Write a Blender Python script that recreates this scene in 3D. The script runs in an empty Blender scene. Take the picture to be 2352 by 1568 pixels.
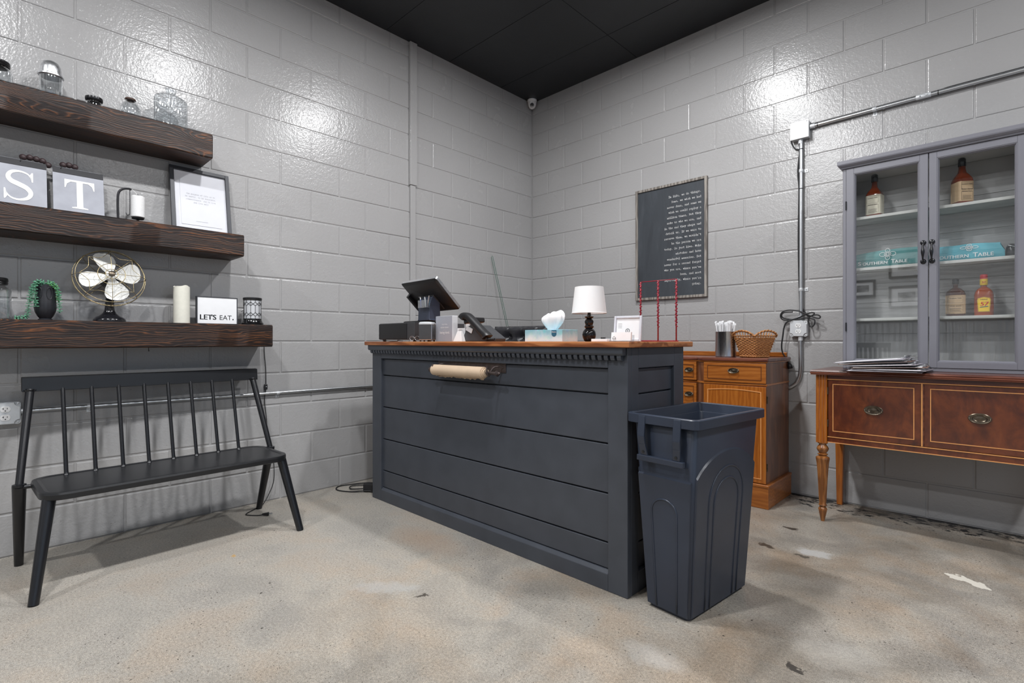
import bpy, bmesh, math, random
from mathutils import Vector, Matrix, noise as mnoise

random.seed(7)
S = bpy.context.scene
COL = S.collection
PI = math.pi
R = math.radians

# ------------------------------------------------------------------ camera, world, exposure
cam_data = bpy.data.cameras.new('camera')
cam_data.sensor_width = 36.0
cam_data.lens = 1173.0 / 2352.0 * 36.0
cam_data.clip_start = 0.02
cam = bpy.data.objects.new('camera', cam_data)
cam.location = (3.379, -3.7715, 1.016)
cam.rotation_euler = (R(90), 0, R(44.1))
COL.objects.link(cam)
S.camera = cam
S.view_settings.view_transform = 'Standard'
S.view_settings.look = 'None'
S.view_settings.gamma = 1.0
S.view_settings.use_curve_mapping = False
S.view_settings.exposure = 0.0
S.cycles.max_bounces = 5
S.cycles.diffuse_bounces = 3
S.cycles.glossy_bounces = 2
S.cycles.use_adaptive_sampling = True
S.cycles.adaptive_threshold = 0.08
S.cycles.transparent_max_bounces = 24
S.cycles.caustics_reflective = False
S.cycles.caustics_refractive = False

w = bpy.data.worlds.new('daylight')
S.world = w
w.use_nodes = True
w.node_tree.nodes['Background'].inputs[0].default_value = (0.62, 0.78, 1.0, 1)
w.node_tree.nodes['Background'].inputs[1].default_value = 1.0

LAMP_W = 43.5                      # each ceiling lamp, watts
LAMP_POS = [(1.88, -1.38), (1.88, -2.68), (1.88, -3.98), (1.15, -5.35),
            (4.55, -1.38), (4.55, -2.68), (4.55, -3.98), (4.55, -5.35)]  # last lamp of each row is an unseen addition lighting the shiplap wall
CEIL = 3.37

# ------------------------------------------------------------------ helpers
def lin(r, g, b):
    f = lambda c: (c / 255 / 12.92) if c / 255 <= 0.04045 else ((c / 255 + 0.055) / 1.055) ** 2.4
    return (f(r), f(g), f(b), 1)

class NT:
    """tiny node-tree writer"""
    def __init__(s, name):
        s.m = bpy.data.materials.new(name)
        s.m.use_nodes = True
        s.t = s.m.node_tree
        s.b = s.t.nodes['Principled BSDF']
        s.out = s.t.nodes['Material Output']
    def n(s, typ, **kw):
        nd = s.t.nodes.new(typ)
        for k, v in kw.items():
            if k.startswith('i_'):
                key = k[2:]
                key = int(key) if key.isdigit() else key
                nd.inputs[key].default_value = v
            else:
                setattr(nd, k, v)
        return nd
    def l(s, a, b):
        s.t.links.new(a, b)
    def pos(s, scale=(1, 1, 1), obj=False, rot=(0, 0, 0)):
        src = s.n('ShaderNodeTexCoord').outputs['Object'] if obj else s.n('ShaderNodeNewGeometry').outputs['Position']
        mp = s.n('ShaderNodeMapping')
        mp.inputs['Scale'].default_value = scale
        mp.inputs['Rotation'].default_value = rot
        s.l(src, mp.inputs['Vector'])
        return mp.outputs['Vector']
    def noise(s, vec, scale, detail=4, rough=0.5, dist=0.0):
        nd = s.n('ShaderNodeTexNoise')
        nd.inputs['Scale'].default_value = scale
        nd.inputs['Detail'].default_value = detail
        nd.inputs['Roughness'].default_value = rough
        nd.inputs['Distortion'].default_value = dist
        s.l(vec, nd.inputs['Vector'])
        return nd.outputs['Fac']
    def ramp(s, fac, stops):
        nd = s.n('ShaderNodeValToRGB')
        e = nd.color_ramp.elements
        while len(e) < len(stops):
            e.new(0.5)
        for el, (p, c) in zip(e, stops):
            el.position = p
            el.color = c if len(c) == 4 else (*c, 1)
        s.l(fac, nd.inputs['Fac'])
        return nd.outputs['Color']
    def mix(s, fac, a, b, mode='MIX'):
        nd = s.n('ShaderNodeMix', data_type='RGBA', blend_type=mode)
        for sock, v in ((nd.inputs[0], fac), (nd.inputs[6], a), (nd.inputs[7], b)):
            if hasattr(v, 'links'):
                s.l(v, sock)
            else:
                sock.default_value = v
        return nd.outputs[2]
    def math(s, op, a, b=0.0, clamp=False):
        nd = s.n('ShaderNodeMath', operation=op, use_clamp=clamp)
        for sock, v in ((nd.inputs[0], a), (nd.inputs[1], b)):
            if hasattr(v, 'links'):
                s.l(v, sock)
            else:
                sock.default_value = v
        return nd.outputs[0]
    def bump(s, h, strength=0.3, dist=0.002):
        nd = s.n('ShaderNodeBump')
        nd.inputs['Strength'].default_value = strength
        nd.inputs['Distance'].default_value = dist
        s.l(h, nd.inputs['Height'])
        s.l(nd.outputs['Normal'], s.b.inputs['Normal'])
    def set(s, **kw):
        for k, v in kw.items():
            key = {'base': 'Base Color', 'rough': 'Roughness', 'metal': 'Metallic', 'spec': 'Specular IOR Level',
                   'coat': 'Coat Weight', 'coatr': 'Coat Roughness', 'trans': 'Transmission Weight', 'ior': 'IOR',
                   'sheen': 'Sheen Weight', 'emit': 'Emission Color', 'estr': 'Emission Strength'}[k]
            if hasattr(v, 'links'):
                s.l(v, s.b.inputs[key])
            else:
                s.b.inputs[key].default_value = v
        return s

def plain(name, col, rough=0.5, metal=0.0, var=0.06, vs=30, bump=0.0, bs=120, **kw):
    """procedural material: one colour with a slight noise variation"""
    t = NT(name)
    p = t.pos()
    nz = t.noise(p, vs, 3)
    c0 = tuple(c * (1 - var) for c in col[:3]) + (1,)
    c1 = tuple(min(1, c * (1 + var)) for c in col[:3]) + (1,)
    t.set(base=t.ramp(nz, [(0.3, c0), (0.7, c1)]), rough=rough, metal=metal, **kw)
    if bump:
        t.bump(t.noise(p, bs, 3), bump, 0.001)
    return t.m

class B:
    """collects geometry for ONE mesh object (coordinates in the owner's frame or the world)"""
    def __init__(s):
        s.v, s.f, s.mi = [], [], []
    def add(s, vs, fs):
        o = len(s.v)
        s.v += [tuple(v) for v in vs]
        s.f += [tuple(i + o for i in f) for f in fs]
        return s
    def box(s, a, b):
        x0, y0, z0 = (min(a[i], b[i]) for i in range(3))
        x1, y1, z1 = (max(a[i], b[i]) for i in range(3))
        return s.add([(x0, y0, z0), (x1, y0, z0), (x1, y1, z0), (x0, y1, z0), (x0, y0, z1), (x1, y0, z1), (x1, y1, z1), (x0, y1, z1)],
                     [(3, 2, 1, 0), (4, 5, 6, 7), (0, 1, 5, 4), (1, 2, 6, 5), (2, 3, 7, 6), (3, 0, 4, 7)])
    def obox(s, c, ex, ey, ez):
        """oriented box: centre and three half-extent vectors"""
        c, ex, ey, ez = Vector(c), Vector(ex), Vector(ey), Vector(ez)
        vs = [c + sx * ex + sy * ey + sz * ez for sz in (-1, 1) for sx, sy in ((-1, -1), (1, -1), (1, 1), (-1, 1))]
        return s.add(vs, [(3, 2, 1, 0), (4, 5, 6, 7), (0, 1, 5, 4), (1, 2, 6, 5), (2, 3, 7, 6), (3, 0, 4, 7)])
    def loft(s, rings, cap=True, close=True):
        n = len(rings[0])
        vs = [p for r in rings for p in r]
        fs = []
        for k in range(len(rings) - 1):
            for i in range(n if close else n - 1):
                j = (i + 1) % n
                fs.append((k * n + i, k * n + j, (k + 1) * n + j, (k + 1) * n + i))
        if cap:
            fs.append(tuple(reversed(range(n))))
            fs.append(tuple((len(rings) - 1) * n + i for i in range(n)))
        return s.add(vs, fs)
    def cyl(s, p0, p1, r0, r1=None, n=16, cap=True):
        r1 = r0 if r1 is None else r1
        p0, p1 = Vector(p0), Vector(p1)
        z = (p1 - p0).normalized()
        x = z.orthogonal().normalized()
        y = z.cross(x)
        ring = lambda c, r: [c + r * (math.cos(2 * PI * i / n) * x + math.sin(2 * PI * i / n) * y) for i in range(n)]
        return s.loft([ring(p0, r0), ring(p1, r1)], cap)
    def lathe(s, prof, c=(0, 0, 0), n=24, cap=True, axis=None, sx=1.0, sy=1.0, rot=0.0):
        """profile [(r, z)...] about z through c (or about axis)"""
        c = Vector(c)
        if axis is None:
            X, Y, Z = Vector((1, 0, 0)), Vector((0, 1, 0)), Vector((0, 0, 1))
        else:
            Z = Vector(axis).normalized()
            X = Z.orthogonal().normalized()
            Y = Z.cross(X)
        rings = [[c + z * Z + r * (sx * math.cos(2 * PI * i / n + rot) * X + sy * math.sin(2 * PI * i / n + rot) * Y) for i in range(n)] for r, z in prof]
        return s.loft(rings, cap)
    def tube(s, pts, r, n=8, closed=False, cap=True, smooth=0, radii=None):
        pts = [Vector(p) for p in pts]
        if smooth:
            pts = crom(pts, smooth, closed)
        m = len(pts)
        tang = []
        for i in range(m):
            a = pts[(i - 1) % m] if (closed or i > 0) else pts[i]
            b = pts[(i + 1) % m] if (closed or i < m - 1) else pts[i]
            t = b - a
            tang.append(t.normalized() if t.length > 1e-9 else Vector((0, 0, 1)))
        x = tang[0].orthogonal().normalized()
        rings = []
        for i in range(m):
            x = (x - tang[i] * x.dot(tang[i]))
            x = x.normalized() if x.length > 1e-6 else tang[i].orthogonal().normalized()
            y = tang[i].cross(x)
            rr = radii(i / (m - 1)) if radii else r
            rings.append([pts[i] + rr * (math.cos(2 * PI * k / n) * x + math.sin(2 * PI * k / n) * y) for k in range(n)])
        if closed:
            rings.append(rings[0])
            return s.loft(rings, False)
        return s.loft(rings, cap)
    def prism(s, poly, o, ex, ey, ez):
        """polygon (2-D) in the ex/ey plane at o, extruded along ez"""
        o, ex, ey, ez = Vector(o), Vector(ex), Vector(ey), Vector(ez)
        a = [o + p[0] * ex + p[1] * ey for p in poly]
        n = len(a)
        vs = a + [p + ez for p in a]
        return s.add(vs, [tuple(reversed(range(n))), tuple(range(n, 2 * n))] + [(i, (i + 1) % n, n + (i + 1) % n, n + i) for i in range(n)])
    def sphere(s, c, r, n=12, m=8, sc=(1, 1, 1)):
        c = Vector(c)
        prof = [(math.sin(PI * k / m), -math.cos(PI * k / m)) for k in range(1, m)]
        rings = [[c + Vector((r * sc[0] * pr * math.cos(2 * PI * i / n), r * sc[1] * pr * math.sin(2 * PI * i / n), r * sc[2] * pz)) for i in range(n)] for pr, pz in prof]
        return s.loft(rings, True)
    def build(s, name, mat, parent=None, bev=0.0, seg=2, smooth=False, loc=None, world=True, fix=True):
        me = bpy.data.meshes.new(name)
        off = OFF.get(parent, Vector((0, 0, 0))) if parent is not None else (Vector(loc) if loc is not None else Vector((0, 0, 0)))
        me.from_pydata([Vector(v) - off for v in s.v], [], s.f)
        if bev or fix:
            bm = bmesh.new()
            bm.from_mesh(me)
            if fix:
                bmesh.ops.recalc_face_normals(bm, faces=bm.faces)
            if bev:
                ed = [e for e in bm.edges if len(e.link_faces) == 2 and e.calc_face_angle(0) > R(35)]
                bmesh.ops.bevel(bm, geom=ed, offset=bev, segments=seg, affect='EDGES', profile=0.5, clamp_overlap=True)
            bm.to_mesh(me)
            bm.free()
        if smooth:
            me.polygons.foreach_set('use_smooth', [True] * len(me.polygons))
            if smooth != 'all':
                try:
                    me.set_sharp_from_angle(angle=R(40 if smooth is True else smooth))
                except Exception:
                    pass
        me.materials.append(mat)
        o = bpy.data.objects.new(name, me)
        COL.objects.link(o)
        if parent is not None:
            o.parent = parent
            OFF[o] = OFF.get(parent, Vector((0, 0, 0)))
        else:
            o.location = off
            OFF[o] = off
        return o

OFF = {}

def crom(pts, k, closed=False):
    """Catmull-Rom through pts"""
    n = len(pts)
    out = []
    rng = range(n if closed else n - 1)
    g = (lambda i: pts[i % n]) if closed else (lambda i: pts[max(0, min(n - 1, i))])
    for i in rng:
        p0, p1, p2, p3 = g(i - 1), g(i), g(i + 1), g(i + 2)
        for j in range(k):
            t = j / k
            out.append(0.5 * ((2 * p1) + (p2 - p0) * t + (2 * p0 - 5 * p1 + 4 * p2 - p3) * t * t + (3 * p1 - p0 - 3 * p2 + p3) * t ** 3))
    if not closed:
        out.append(pts[-1])
    return out

def tag(o, label, cat, group=None):
    o['label'] = label
    o['category'] = cat
    if group:
        o['group'] = group
    return o

def thing(name, label, cat, loc=(0, 0, 0), rotz=0.0, group=None, local=False):
    """an Empty at the thing's base; parts are given in world coordinates unless local"""
    o = bpy.data.objects.new(name, None)
    o.empty_display_size = 0.1
    COL.objects.link(o)
    o.location = loc
    o.rotation_euler = (0, 0, rotz)
    OFF[o] = Vector((0, 0, 0)) if (local or rotz) else Vector(loc)
    return tag(o, label, cat, group)

def copy_part(o, parent, loc=None, name=None):
    c = o.copy()
    if name:
        c.name = name
    COL.objects.link(c)
    c.parent = parent
    OFF[c] = OFF.get(parent, Vector((0, 0, 0)))
    if loc is not None:
        c.location = loc
    return c

def copy_tree(o, loc, label, rotz=None, parent=None):
    c = o.copy()
    COL.objects.link(c)
    c.parent = parent
    OFF[c] = OFF.get(o, Vector((0, 0, 0)))
    if parent is None:
        c.location = loc
        if rotz is not None:
            c.rotation_euler = (0, 0, rotz)
        if label:
            c['label'] = label
    for ch in list(o.children):
        copy_tree(ch, None, None, None, c)
    return c

def struct(o):
    o['kind'] = 'structure'
    return o

def rrect(hx, hy, r, n=4):
    """rounded rectangle, counter-clockwise"""
    pts = []
    for cx, cy, a0 in ((hx - r, hy - r, 0), (-hx + r, hy - r, 90), (-hx + r, -hy + r, 180), (hx - r, -hy + r, 270)):
        for i in range(n + 1):
            a = R(a0 + 90 * i / n)
            pts.append((cx + r * math.cos(a), cy + r * math.sin(a)))
    return pts

# ---- lettering
_FCACHE = {}
def text_geo(body, size):
    """flat glyph outlines of the built-in font as (verts, faces, width)"""
    key = (body, size)
    if key not in _FCACHE:
        cu = bpy.data.curves.new('text', 'FONT')
        cu.body = body
        cu.size = size
        cu.resolution_u = 3
        ob = bpy.data.objects.new('text', cu)
        COL.objects.link(ob)
        bpy.context.view_layer.update()
        me = bpy.data.meshes.new_from_object(ob.evaluated_get(bpy.context.evaluated_depsgraph_get()))
        vs = [tuple(v.co) for v in me.vertices]
        fs = [tuple(p.vertices) for p in me.polygons]
        bpy.data.objects.remove(ob)
        bpy.data.curves.remove(cu)
        bpy.data.meshes.remove(me)
        _FCACHE[key] = (vs, fs, max([v[0] for v in vs] or [0]))
    return _FCACHE[key]

def put_text(b, body, size, o, ex, ey, align='L', sx=1.0, bold=0.0):
    vs, fs, wd = text_geo(body, size)
    o, ex, ey = Vector(o), Vector(ex), Vector(ey)
    dx = {'L': 0, 'C': -wd * sx / 2, 'R': -wd * sx}[align]
    for q, k in enumerate([0.0] if not bold else [-bold, bold, 0.0]):
        b.add([o + (v[0] * sx + dx + k) * ex + v[1] * ey + q * 0.00015 * ex.cross(ey) for v in vs], fs)

def bowl(x0=.3, x1=3.2):
    return [(x1, 3), (x1 - .9, 4), (x0 + .9, 4), (x0, 3), (x0, 1), (x0 + .9, 0), (x1 - .9, 0), (x1, 1)]
GL = {
 'a': [[(.6, 3.5), (1.5, 4), (2.6, 4), (3.2, 3.3), (3.2, .5), (3.9, 0)], [(3.2, 2.4), (1.4, 2.3), (.4, 1.6), (.4, .7), (1.1, 0), (2.2, 0), (3.2, .9)]],
 'b': [[(0, 6), (.8, 6), (.8, 0)], [(.8, 3), (1.8, 4), (3, 4), (3.8, 3), (3.8, 1), (3, 0), (1.8, 0), (.8, 1)]],
 'c': [[(3.6, 3), (2.8, 4), (1.4, 4), (.4, 3), (.4, 1), (1.4, 0), (2.8, 0), (3.7, .8)]],
 'd': [[(2.4, 6), (3.2, 6), (3.2, 0), (4, 0)], bowl()],
 'e': [[(.4, 2.1), (3.6, 2.1), (3.5, 3.1), (2.7, 4), (1.4, 4), (.4, 3), (.4, 1), (1.4, 0), (2.8, 0), (3.6, .6)]],
 'f': [[(3.6, 5.4), (3, 6), (2.2, 6), (1.5, 5.3), (1.5, 0)], [(.4, 4), (3, 4)], [(.5, 0), (2.7, 0)]],
 'g': [[(4, 4), (3.2, 4), (3.2, -1), (2.4, -2), (1, -2), (.4, -1.5)], bowl()],
 'h': [[(0, 6), (.8, 6), (.8, 0)], [(.8, 3), (1.8, 4), (2.7, 4), (3.3, 3.3), (3.3, 0)], [(.1, 0), (1.5, 0)], [(2.6, 0), (4, 0)]],
 'i': [[(.6, 4), (2, 4), (2, 0)], [(.4, 0), (3.6, 0)], [(2, 5.1), (2, 5.8)]],
 'j': [[(1, 4), (2.4, 4), (2.4, -1.2), (1.6, -2), (.6, -2)], [(2.4, 5.1), (2.4, 5.8)]],
 'k': [[(0, 6), (.8, 6), (.8, 0)], [(3, 4), (.8, 1.8)], [(1.7, 2.6), (3.3, 0)], [(.1, 0), (1.5, 0)], [(2.6, 0), (4, 0)], [(2.2, 4), (3.7, 4)]],
 'l': [[(.6, 6), (2, 6), (2, 0)], [(.4, 0), (3.6, 0)]],
 'm': [[(-.1, 4), (.4, 4), (.4, 0)], [(.4, 3.2), (1, 4), (1.6, 4), (2, 3.4), (2, 0)], [(2, 3.2), (2.6, 4), (3.2, 4), (3.6, 3.4), (3.6, 0)], [(0, 0), (.8, 0)], [(3.2, 0), (4.1, 0)]],
 'n': [[(0, 4), (.8, 4), (.8, 0)], [(.8, 3), (1.8, 4), (2.7, 4), (3.3, 3.3), (3.3, 0)], [(.1, 0), (1.5, 0)], [(2.6, 0), (4, 0)]],
 'o': [[(.4, 3), (1.4, 4), (2.6, 4), (3.6, 3), (3.6, 1), (2.6, 0), (1.4, 0), (.4, 1), (.4, 3)]],
 'p': [[(0, 4), (.8, 4), (.8, -2)], [(.8, 3), (1.8, 4), (3, 4), (3.8, 3), (3.8, 1), (3, 0), (1.8, 0), (.8, 1)], [(0, -2), (1.7, -2)]],
 'r': [[(.2, 4), (1.2, 4), (1.2, 0)], [(1.2, 2.6), (2.2, 3.8), (3, 4), (3.7, 3.4)], [(.2, 0), (2.6, 0)]],
 's': [[(3.4, 3.2), (2.7, 4), (1.2, 4), (.5, 3.2), (1, 2.3), (2.9, 1.8), (3.5, .9), (2.8, 0), (1.2, 0), (.4, .8)]],
 't': [[(1.4, 5.4), (1.4, .8), (2, 0), (3, 0), (3.7, .7)], [(.3, 4), (3.2, 4)]],
 'u': [[(0, 4), (.8, 4), (.8, 1), (1.5, 0), (2.3, 0), (3.2, 1)], [(2.4, 4), (3.2, 4), (3.2, 0), (4, 0)]],
 'v': [[(.4, 4), (2, 0), (3.6, 4)], [(-.1, 4), (1.1, 4)], [(2.9, 4), (4.1, 4)]],
 'w': [[(.3, 4), (1, 0), (2, 3.4), (3, 0), (3.7, 4)], [(-.2, 4), (.9, 4)], [(3.1, 4), (4.2, 4)]],
 'y': [[(.4, 4), (2.1, 0)], [(3.7, 4), (2, -.4), (1.2, -2), (.3, -2)], [(-.1, 4), (1.1, 4)], [(2.9, 4), (4.1, 4)]],
 'I': [[(.5, 6), (3.5, 6)], [(2, 6), (2, 0)], [(.5, 0), (3.5, 0)]],
 'S': [[(3.5, 4.6), (3.5, 5.4), (2.6, 6), (1.3, 6), (.5, 5), (.8, 3.6), (3, 2.6), (3.6, 1.3), (2.8, 0), (1.3, 0), (.4, .8)]],
 'M': [[(0, 6), (.5, 6), (.5, 0)], [(.5, 6), (2, 2.2), (3.5, 6), (3.5, 0)], [(3.5, 6), (4, 6)], [(0, 0), (1, 0)], [(3, 0), (4, 0)]],
 'B': [[(0, 6), (2.6, 6), (3.5, 5.3), (3.5, 4), (2.6, 3.2), (.7, 3.2)], [(2.6, 3.2), (3.8, 2.4), (3.8, .9), (2.8, 0), (0, 0)], [(.8, 6), (.8, 0)]],
 '.': [[(1.8, 0), (1.8, .7)]], ',': [[(1.9, .6), (1.3, -1)]], "'": [[(2, 6), (1.8, 4.6)]],
}
def typewriter(b, body, adv, o, ex, ey, align='R', wgt=0.85):
    """slab-serif monospaced stroke lettering as thin ribbons; adv = advance per character"""
    o, ex, ey = Vector(o), Vector(ex), Vector(ey)
    u = adv / 5.0
    x0 = -adv * len(body) if align == 'R' else 0.0
    h = wgt * u / 2
    for k, ch in enumerate(body):
        for pl in GL.get(ch, []):
            for (ax, ay), (bx, by) in zip(pl[:-1], pl[1:]):
                A = Vector((x0 + k * adv + ax * u, ay * u)); Bq = Vector((x0 + k * adv + bx * u, by * u))
                d = (Bq - A)
                if d.length < 1e-9:
                    continue
                d.normalize()
                nrm = Vector((-d.y, d.x)) * h
                A, Bq = A - d * h * .8, Bq + d * h * .8
                q = [A - nrm, Bq - nrm, Bq + nrm, A + nrm]
                b.add([o + p.x * ex + p.y * ey for p in q], [(0, 1, 2, 3)])

# ------------------------------------------------------------------ materials
def m_blockpaint():
    t = NT('grey_wall_paint')
    p = t.pos()
    big = t.noise(p, 1.3, 1)
    t.set(base=t.ramp(big, [(0.3, lin(163, 162, 162)), (0.7, lin(171, 170, 170))]), spec=0.5)
    fine = t.noise(p, 120, 1, 0.5)
    mid = t.noise(p, 48, 1, 0.5)
    pit = t.n('ShaderNodeTexVoronoi', feature='F1')
    pit.inputs['Scale'].default_value = 60
    t.l(p, pit.inputs['Vector'])
    sel = t.noise(p, 6, 1)
    pm = t.math('MULTIPLY', t.ramp(pit.outputs['Distance'], [(0.10, (1, 1, 1)), (0.22, (0, 0, 0))]), t.ramp(sel, [(0.45, (0, 0, 0)), (0.65, (1, 1, 1))]))
    pc = t.n('ShaderNodeSeparateColor')
    t.l(pit.outputs['Color'], pc.inputs[0])
    pm = t.math('MULTIPLY', pm, t.math('GREATER_THAN', pc.outputs[0], 0.78))
    h = t.math('SUBTRACT', t.math('ADD', t.math('MULTIPLY', fine, 0.5), t.math('MULTIPLY', mid, 0.75)), t.math('MULTIPLY', pm, 0.5))
    t.bump(h, 0.5, 0.0030)
    t.set(rough=t.ramp(t.noise(p, 5, 2), [(0.3, (0.22,) * 3), (0.7, (0.28,) * 3)]))
    return t.m

def m_floor():
    t = NT('worn_concrete')
    p = t.pos()
    sep = t.n('ShaderNodeSeparateXYZ')
    t.l(p, sep.inputs[0])
    X, Y = sep.outputs[0], sep.outputs[1]
    big = t.noise(p, 0.9, 5, 0.55, 0.6)
    mid = t.noise(p, 3.2, 5, 0.6, 0.4)
    c = t.ramp(big, [(0.30, lin(134, 132, 128)), (0.46, lin(162, 158, 151)), (0.60, lin(176, 170, 160)), (0.75, lin(152, 150, 146))])
    tan = t.ramp(mid, [(0.36, lin(134, 132, 128)), (0.50, lin(168, 163, 154)), (0.64, lin(178, 160, 140))])
    c = t.mix(0.5, c, tan)
    # darker worn traffic blotches towards the right-hand wall
    blot = t.math('MULTIPLY', t.ramp(t.noise(p, 1.9, 4, 0.55, 0.5), [(0.45, (0, 0, 0)), (0.66, (1, 1, 1))]),
                  t.ramp(t.math('MULTIPLY', X, 0.25), [(0.30, (0.05,) * 3), (0.62, (0.65,) * 3)]))
    c = t.mix(blot, c, lin(104, 96, 86))
    pale_left = t.ramp(t.math('ADD', t.math('MULTIPLY', X, 0.25), t.math('MULTIPLY', big, 0.5)), [(0.42, (0.45,) * 3), (0.72, (0, 0, 0))])  # paler towards the left wall, edge broken up by noise
    c = t.mix(pale_left, c, lin(182, 179, 173))
    brown = t.math('MULTIPLY', t.ramp(t.noise(p, 1.4, 5, 0.6, 0.7), [(0.5, (0, 0, 0)), (0.7, (1, 1, 1))]), t.ramp(t.math('MULTIPLY', X, 0.25), [(0.35, (0.15,) * 3), (0.6, (0.55,) * 3)]))
    c = t.mix(brown, c, lin(150, 128, 104))
    # aggregate speckle
    sp = t.noise(p, 430, 2, 0.7)
    c = t.mix(0.75, c, t.ramp(sp, [(0.32, (0.16, 0.155, 0.15)), (0.52, (0.5, 0.5, 0.5)), (0.7, (0.86, 0.83, 0.78))]), 'OVERLAY')
    sp2 = t.noise(p, 110, 3, 0.7)
    c = t.mix(0.6, c, t.ramp(sp2, [(0.36, (0.3, 0.28, 0.26)), (0.55, (0.5, 0.5, 0.5)), (0.7, (0.68, 0.62, 0.56))]), 'OVERLAY')
    wn = t.n('ShaderNodeTexNoise')
    wn.inputs['Scale'].default_value = 90
    t.l(p, wn.inputs['Vector'])
    wm = t.n('ShaderNodeVectorMath', operation='MULTIPLY_ADD')
    t.l(wn.outputs['Color'], wm.inputs[0])
    wm.inputs[1].default_value = (0.012, 0.012, 0.0)
    t.l(p, wm.inputs[2])
    wvec = wm.outputs[0]
    def dots(scale, rad, thresh, col, c, seln):
        v = t.n('ShaderNodeTexVoronoi', feature='F1')
        v.inputs['Scale'].default_value = scale
        v.inputs['Randomness'].default_value = 1.0
        t.l(wvec, v.inputs['Vector'])
        msk = t.math('MULTIPLY', t.math('LESS_THAN', v.outputs['Distance'], rad), t.math('GREATER_THAN', seln, thresh))
        return t.mix(msk, c, col)
    c = dots(26, 0.075, 0.50, lin(70, 64, 58), c, t.noise(p, 1.7, 2))
    c = dots(70, 0.13, 0.47, lin(92, 86, 78), c, t.noise(p, 2.6, 2))
    c = dots(9, 0.04, 0.50, lin(60, 55, 50), c, t.noise(p, 0.8, 2))
    # individual patches, scars and pits with a shape of their own
    wob = t.n('ShaderNodeTexNoise')
    wob.inputs['Scale'].default_value = 22
    wob.inputs['Detail'].default_value = 4
    t.l(p, wob.inputs['Vector'])
    wv = t.n('ShaderNodeVectorMath', operation='MULTIPLY_ADD')
    t.l(wob.outputs['Color'], wv.inputs[0])
    wv.inputs[1].default_value = (0.09, 0.09, 0)
    t.l(p, wv.inputs[2])
    ws = t.n('ShaderNodeSeparateXYZ')
    t.l(wv.outputs[0], ws.inputs[0])
    def spot(c, x, y, rx, ry, ang, col, hard=0.25, op=1.0):
        ca, sa = math.cos(R(ang)), math.sin(R(ang))
        dx = t.math('SUBTRACT', ws.outputs[0], x + 0.045)
        dy = t.math('SUBTRACT', ws.outputs[1], y + 0.045)
        a = t.math('DIVIDE', t.math('ADD', t.math('MULTIPLY', dx, ca), t.math('MULTIPLY', dy, sa)), rx)
        b = t.math('DIVIDE', t.math('SUBTRACT', t.math('MULTIPLY', dy, ca), t.math('MULTIPLY', dx, sa)), ry)
        q = t.math('ADD', t.math('MULTIPLY', a, a), t.math('MULTIPLY', b, b))
        msk = t.ramp(q, [(max(0.0, 1 - hard) * 0.5, (op,) * 3), (0.5, (0, 0, 0))]) if False else t.ramp(t.math('MULTIPLY', q, 0.5), [(0.5 * (1 - hard), (op,) * 3), (0.5, (0, 0, 0))])
        return t.mix(msk, c, col)
    pale = lin(196, 198, 198)
    c = spot(c, 2.714, -1.00, .085, .055, 10, pale, 0.6, 0.6)
    c = spot(c, 3.259, -0.865, .085, .035, -20, lin(222, 217, 205), 0.15, 0.95)
    c = spot(c, 1.53, -2.62, .16, .06, 38, lin(178, 180, 180), 0.8, 0.42)
    c = spot(c, 2.56, -2.27, .12, .07, 0, lin(190, 189, 186), 0.9, 0.35)
    c = spot(c, 2.99, -1.85, .16, .10, 20, lin(190, 187, 180), 1.0, 0.25)
    c = spot(c, 2.536, -0.72, .05, .026, 15, lin(60, 52, 45), 0.4, 0.95)
    c = spot(c, 2.522, -1.063, .045, .022, -40, lin(66, 58, 50), 0.5, 0.9)
    c = spot(c, 2.687, -1.076, .035, .014, 0, lin(70, 66, 58), 0.5, 0.8)
    c = spot(c, 2.91, -2.016, .035, .012, -40, lin(52, 48, 44), 0.4, 0.95)
    c = spot(c, 1.70, -2.555, .03, .008, 45, lin(66, 60, 54), 0.4, 0.9)
    c = spot(c, 0.745, -2.944, .028, .014, 20, lin(190, 150, 80), 0.6, 0.7)
    c = spot(c, 1.25, -2.20, .30, .14, 0, lin(160, 132, 108), 1.0, 0.38)
    # black flaking paint left along the foot of the right-hand wall
    edge = t.ramp(t.math('MULTIPLY', Y, -1.0), [(0.0, (0.75,) * 3), (0.06, (0.56,) * 3), (0.22, (0.46,) * 3), (0.40, (0.0,) * 3)])
    fl = t.noise(t.pos((1.0, 1.6, 1)), 17, 5, 0.68)
    reg = t.ramp(t.noise(p, 2.3, 2), [(0.36, (0, 0, 0)), (0.46, (1, 1, 1))])
    fm = t.math('MULTIPLY', t.math('GREATER_THAN', t.math('ADD', t.math('MULTIPLY', edge, 0.62), fl), 0.86), t.math('GREATER_THAN', X, 1.6))
    fm = t.math('MULTIPLY', fm, reg)
    c = t.mix(fm, c, lin(34, 33, 33))
    t.set(base=c, rough=t.ramp(t.noise(p, 4, 3), [(0.3, (0.36,) * 3), (0.7, (0.56,) * 3)]), spec=0.4)
    t.bump(t.math('ADD', t.math('MULTIPLY', sp, 0.4), t.math('MULTIPLY', mid, 0.6)), 0.25, 0.002)
    return t.m

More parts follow.
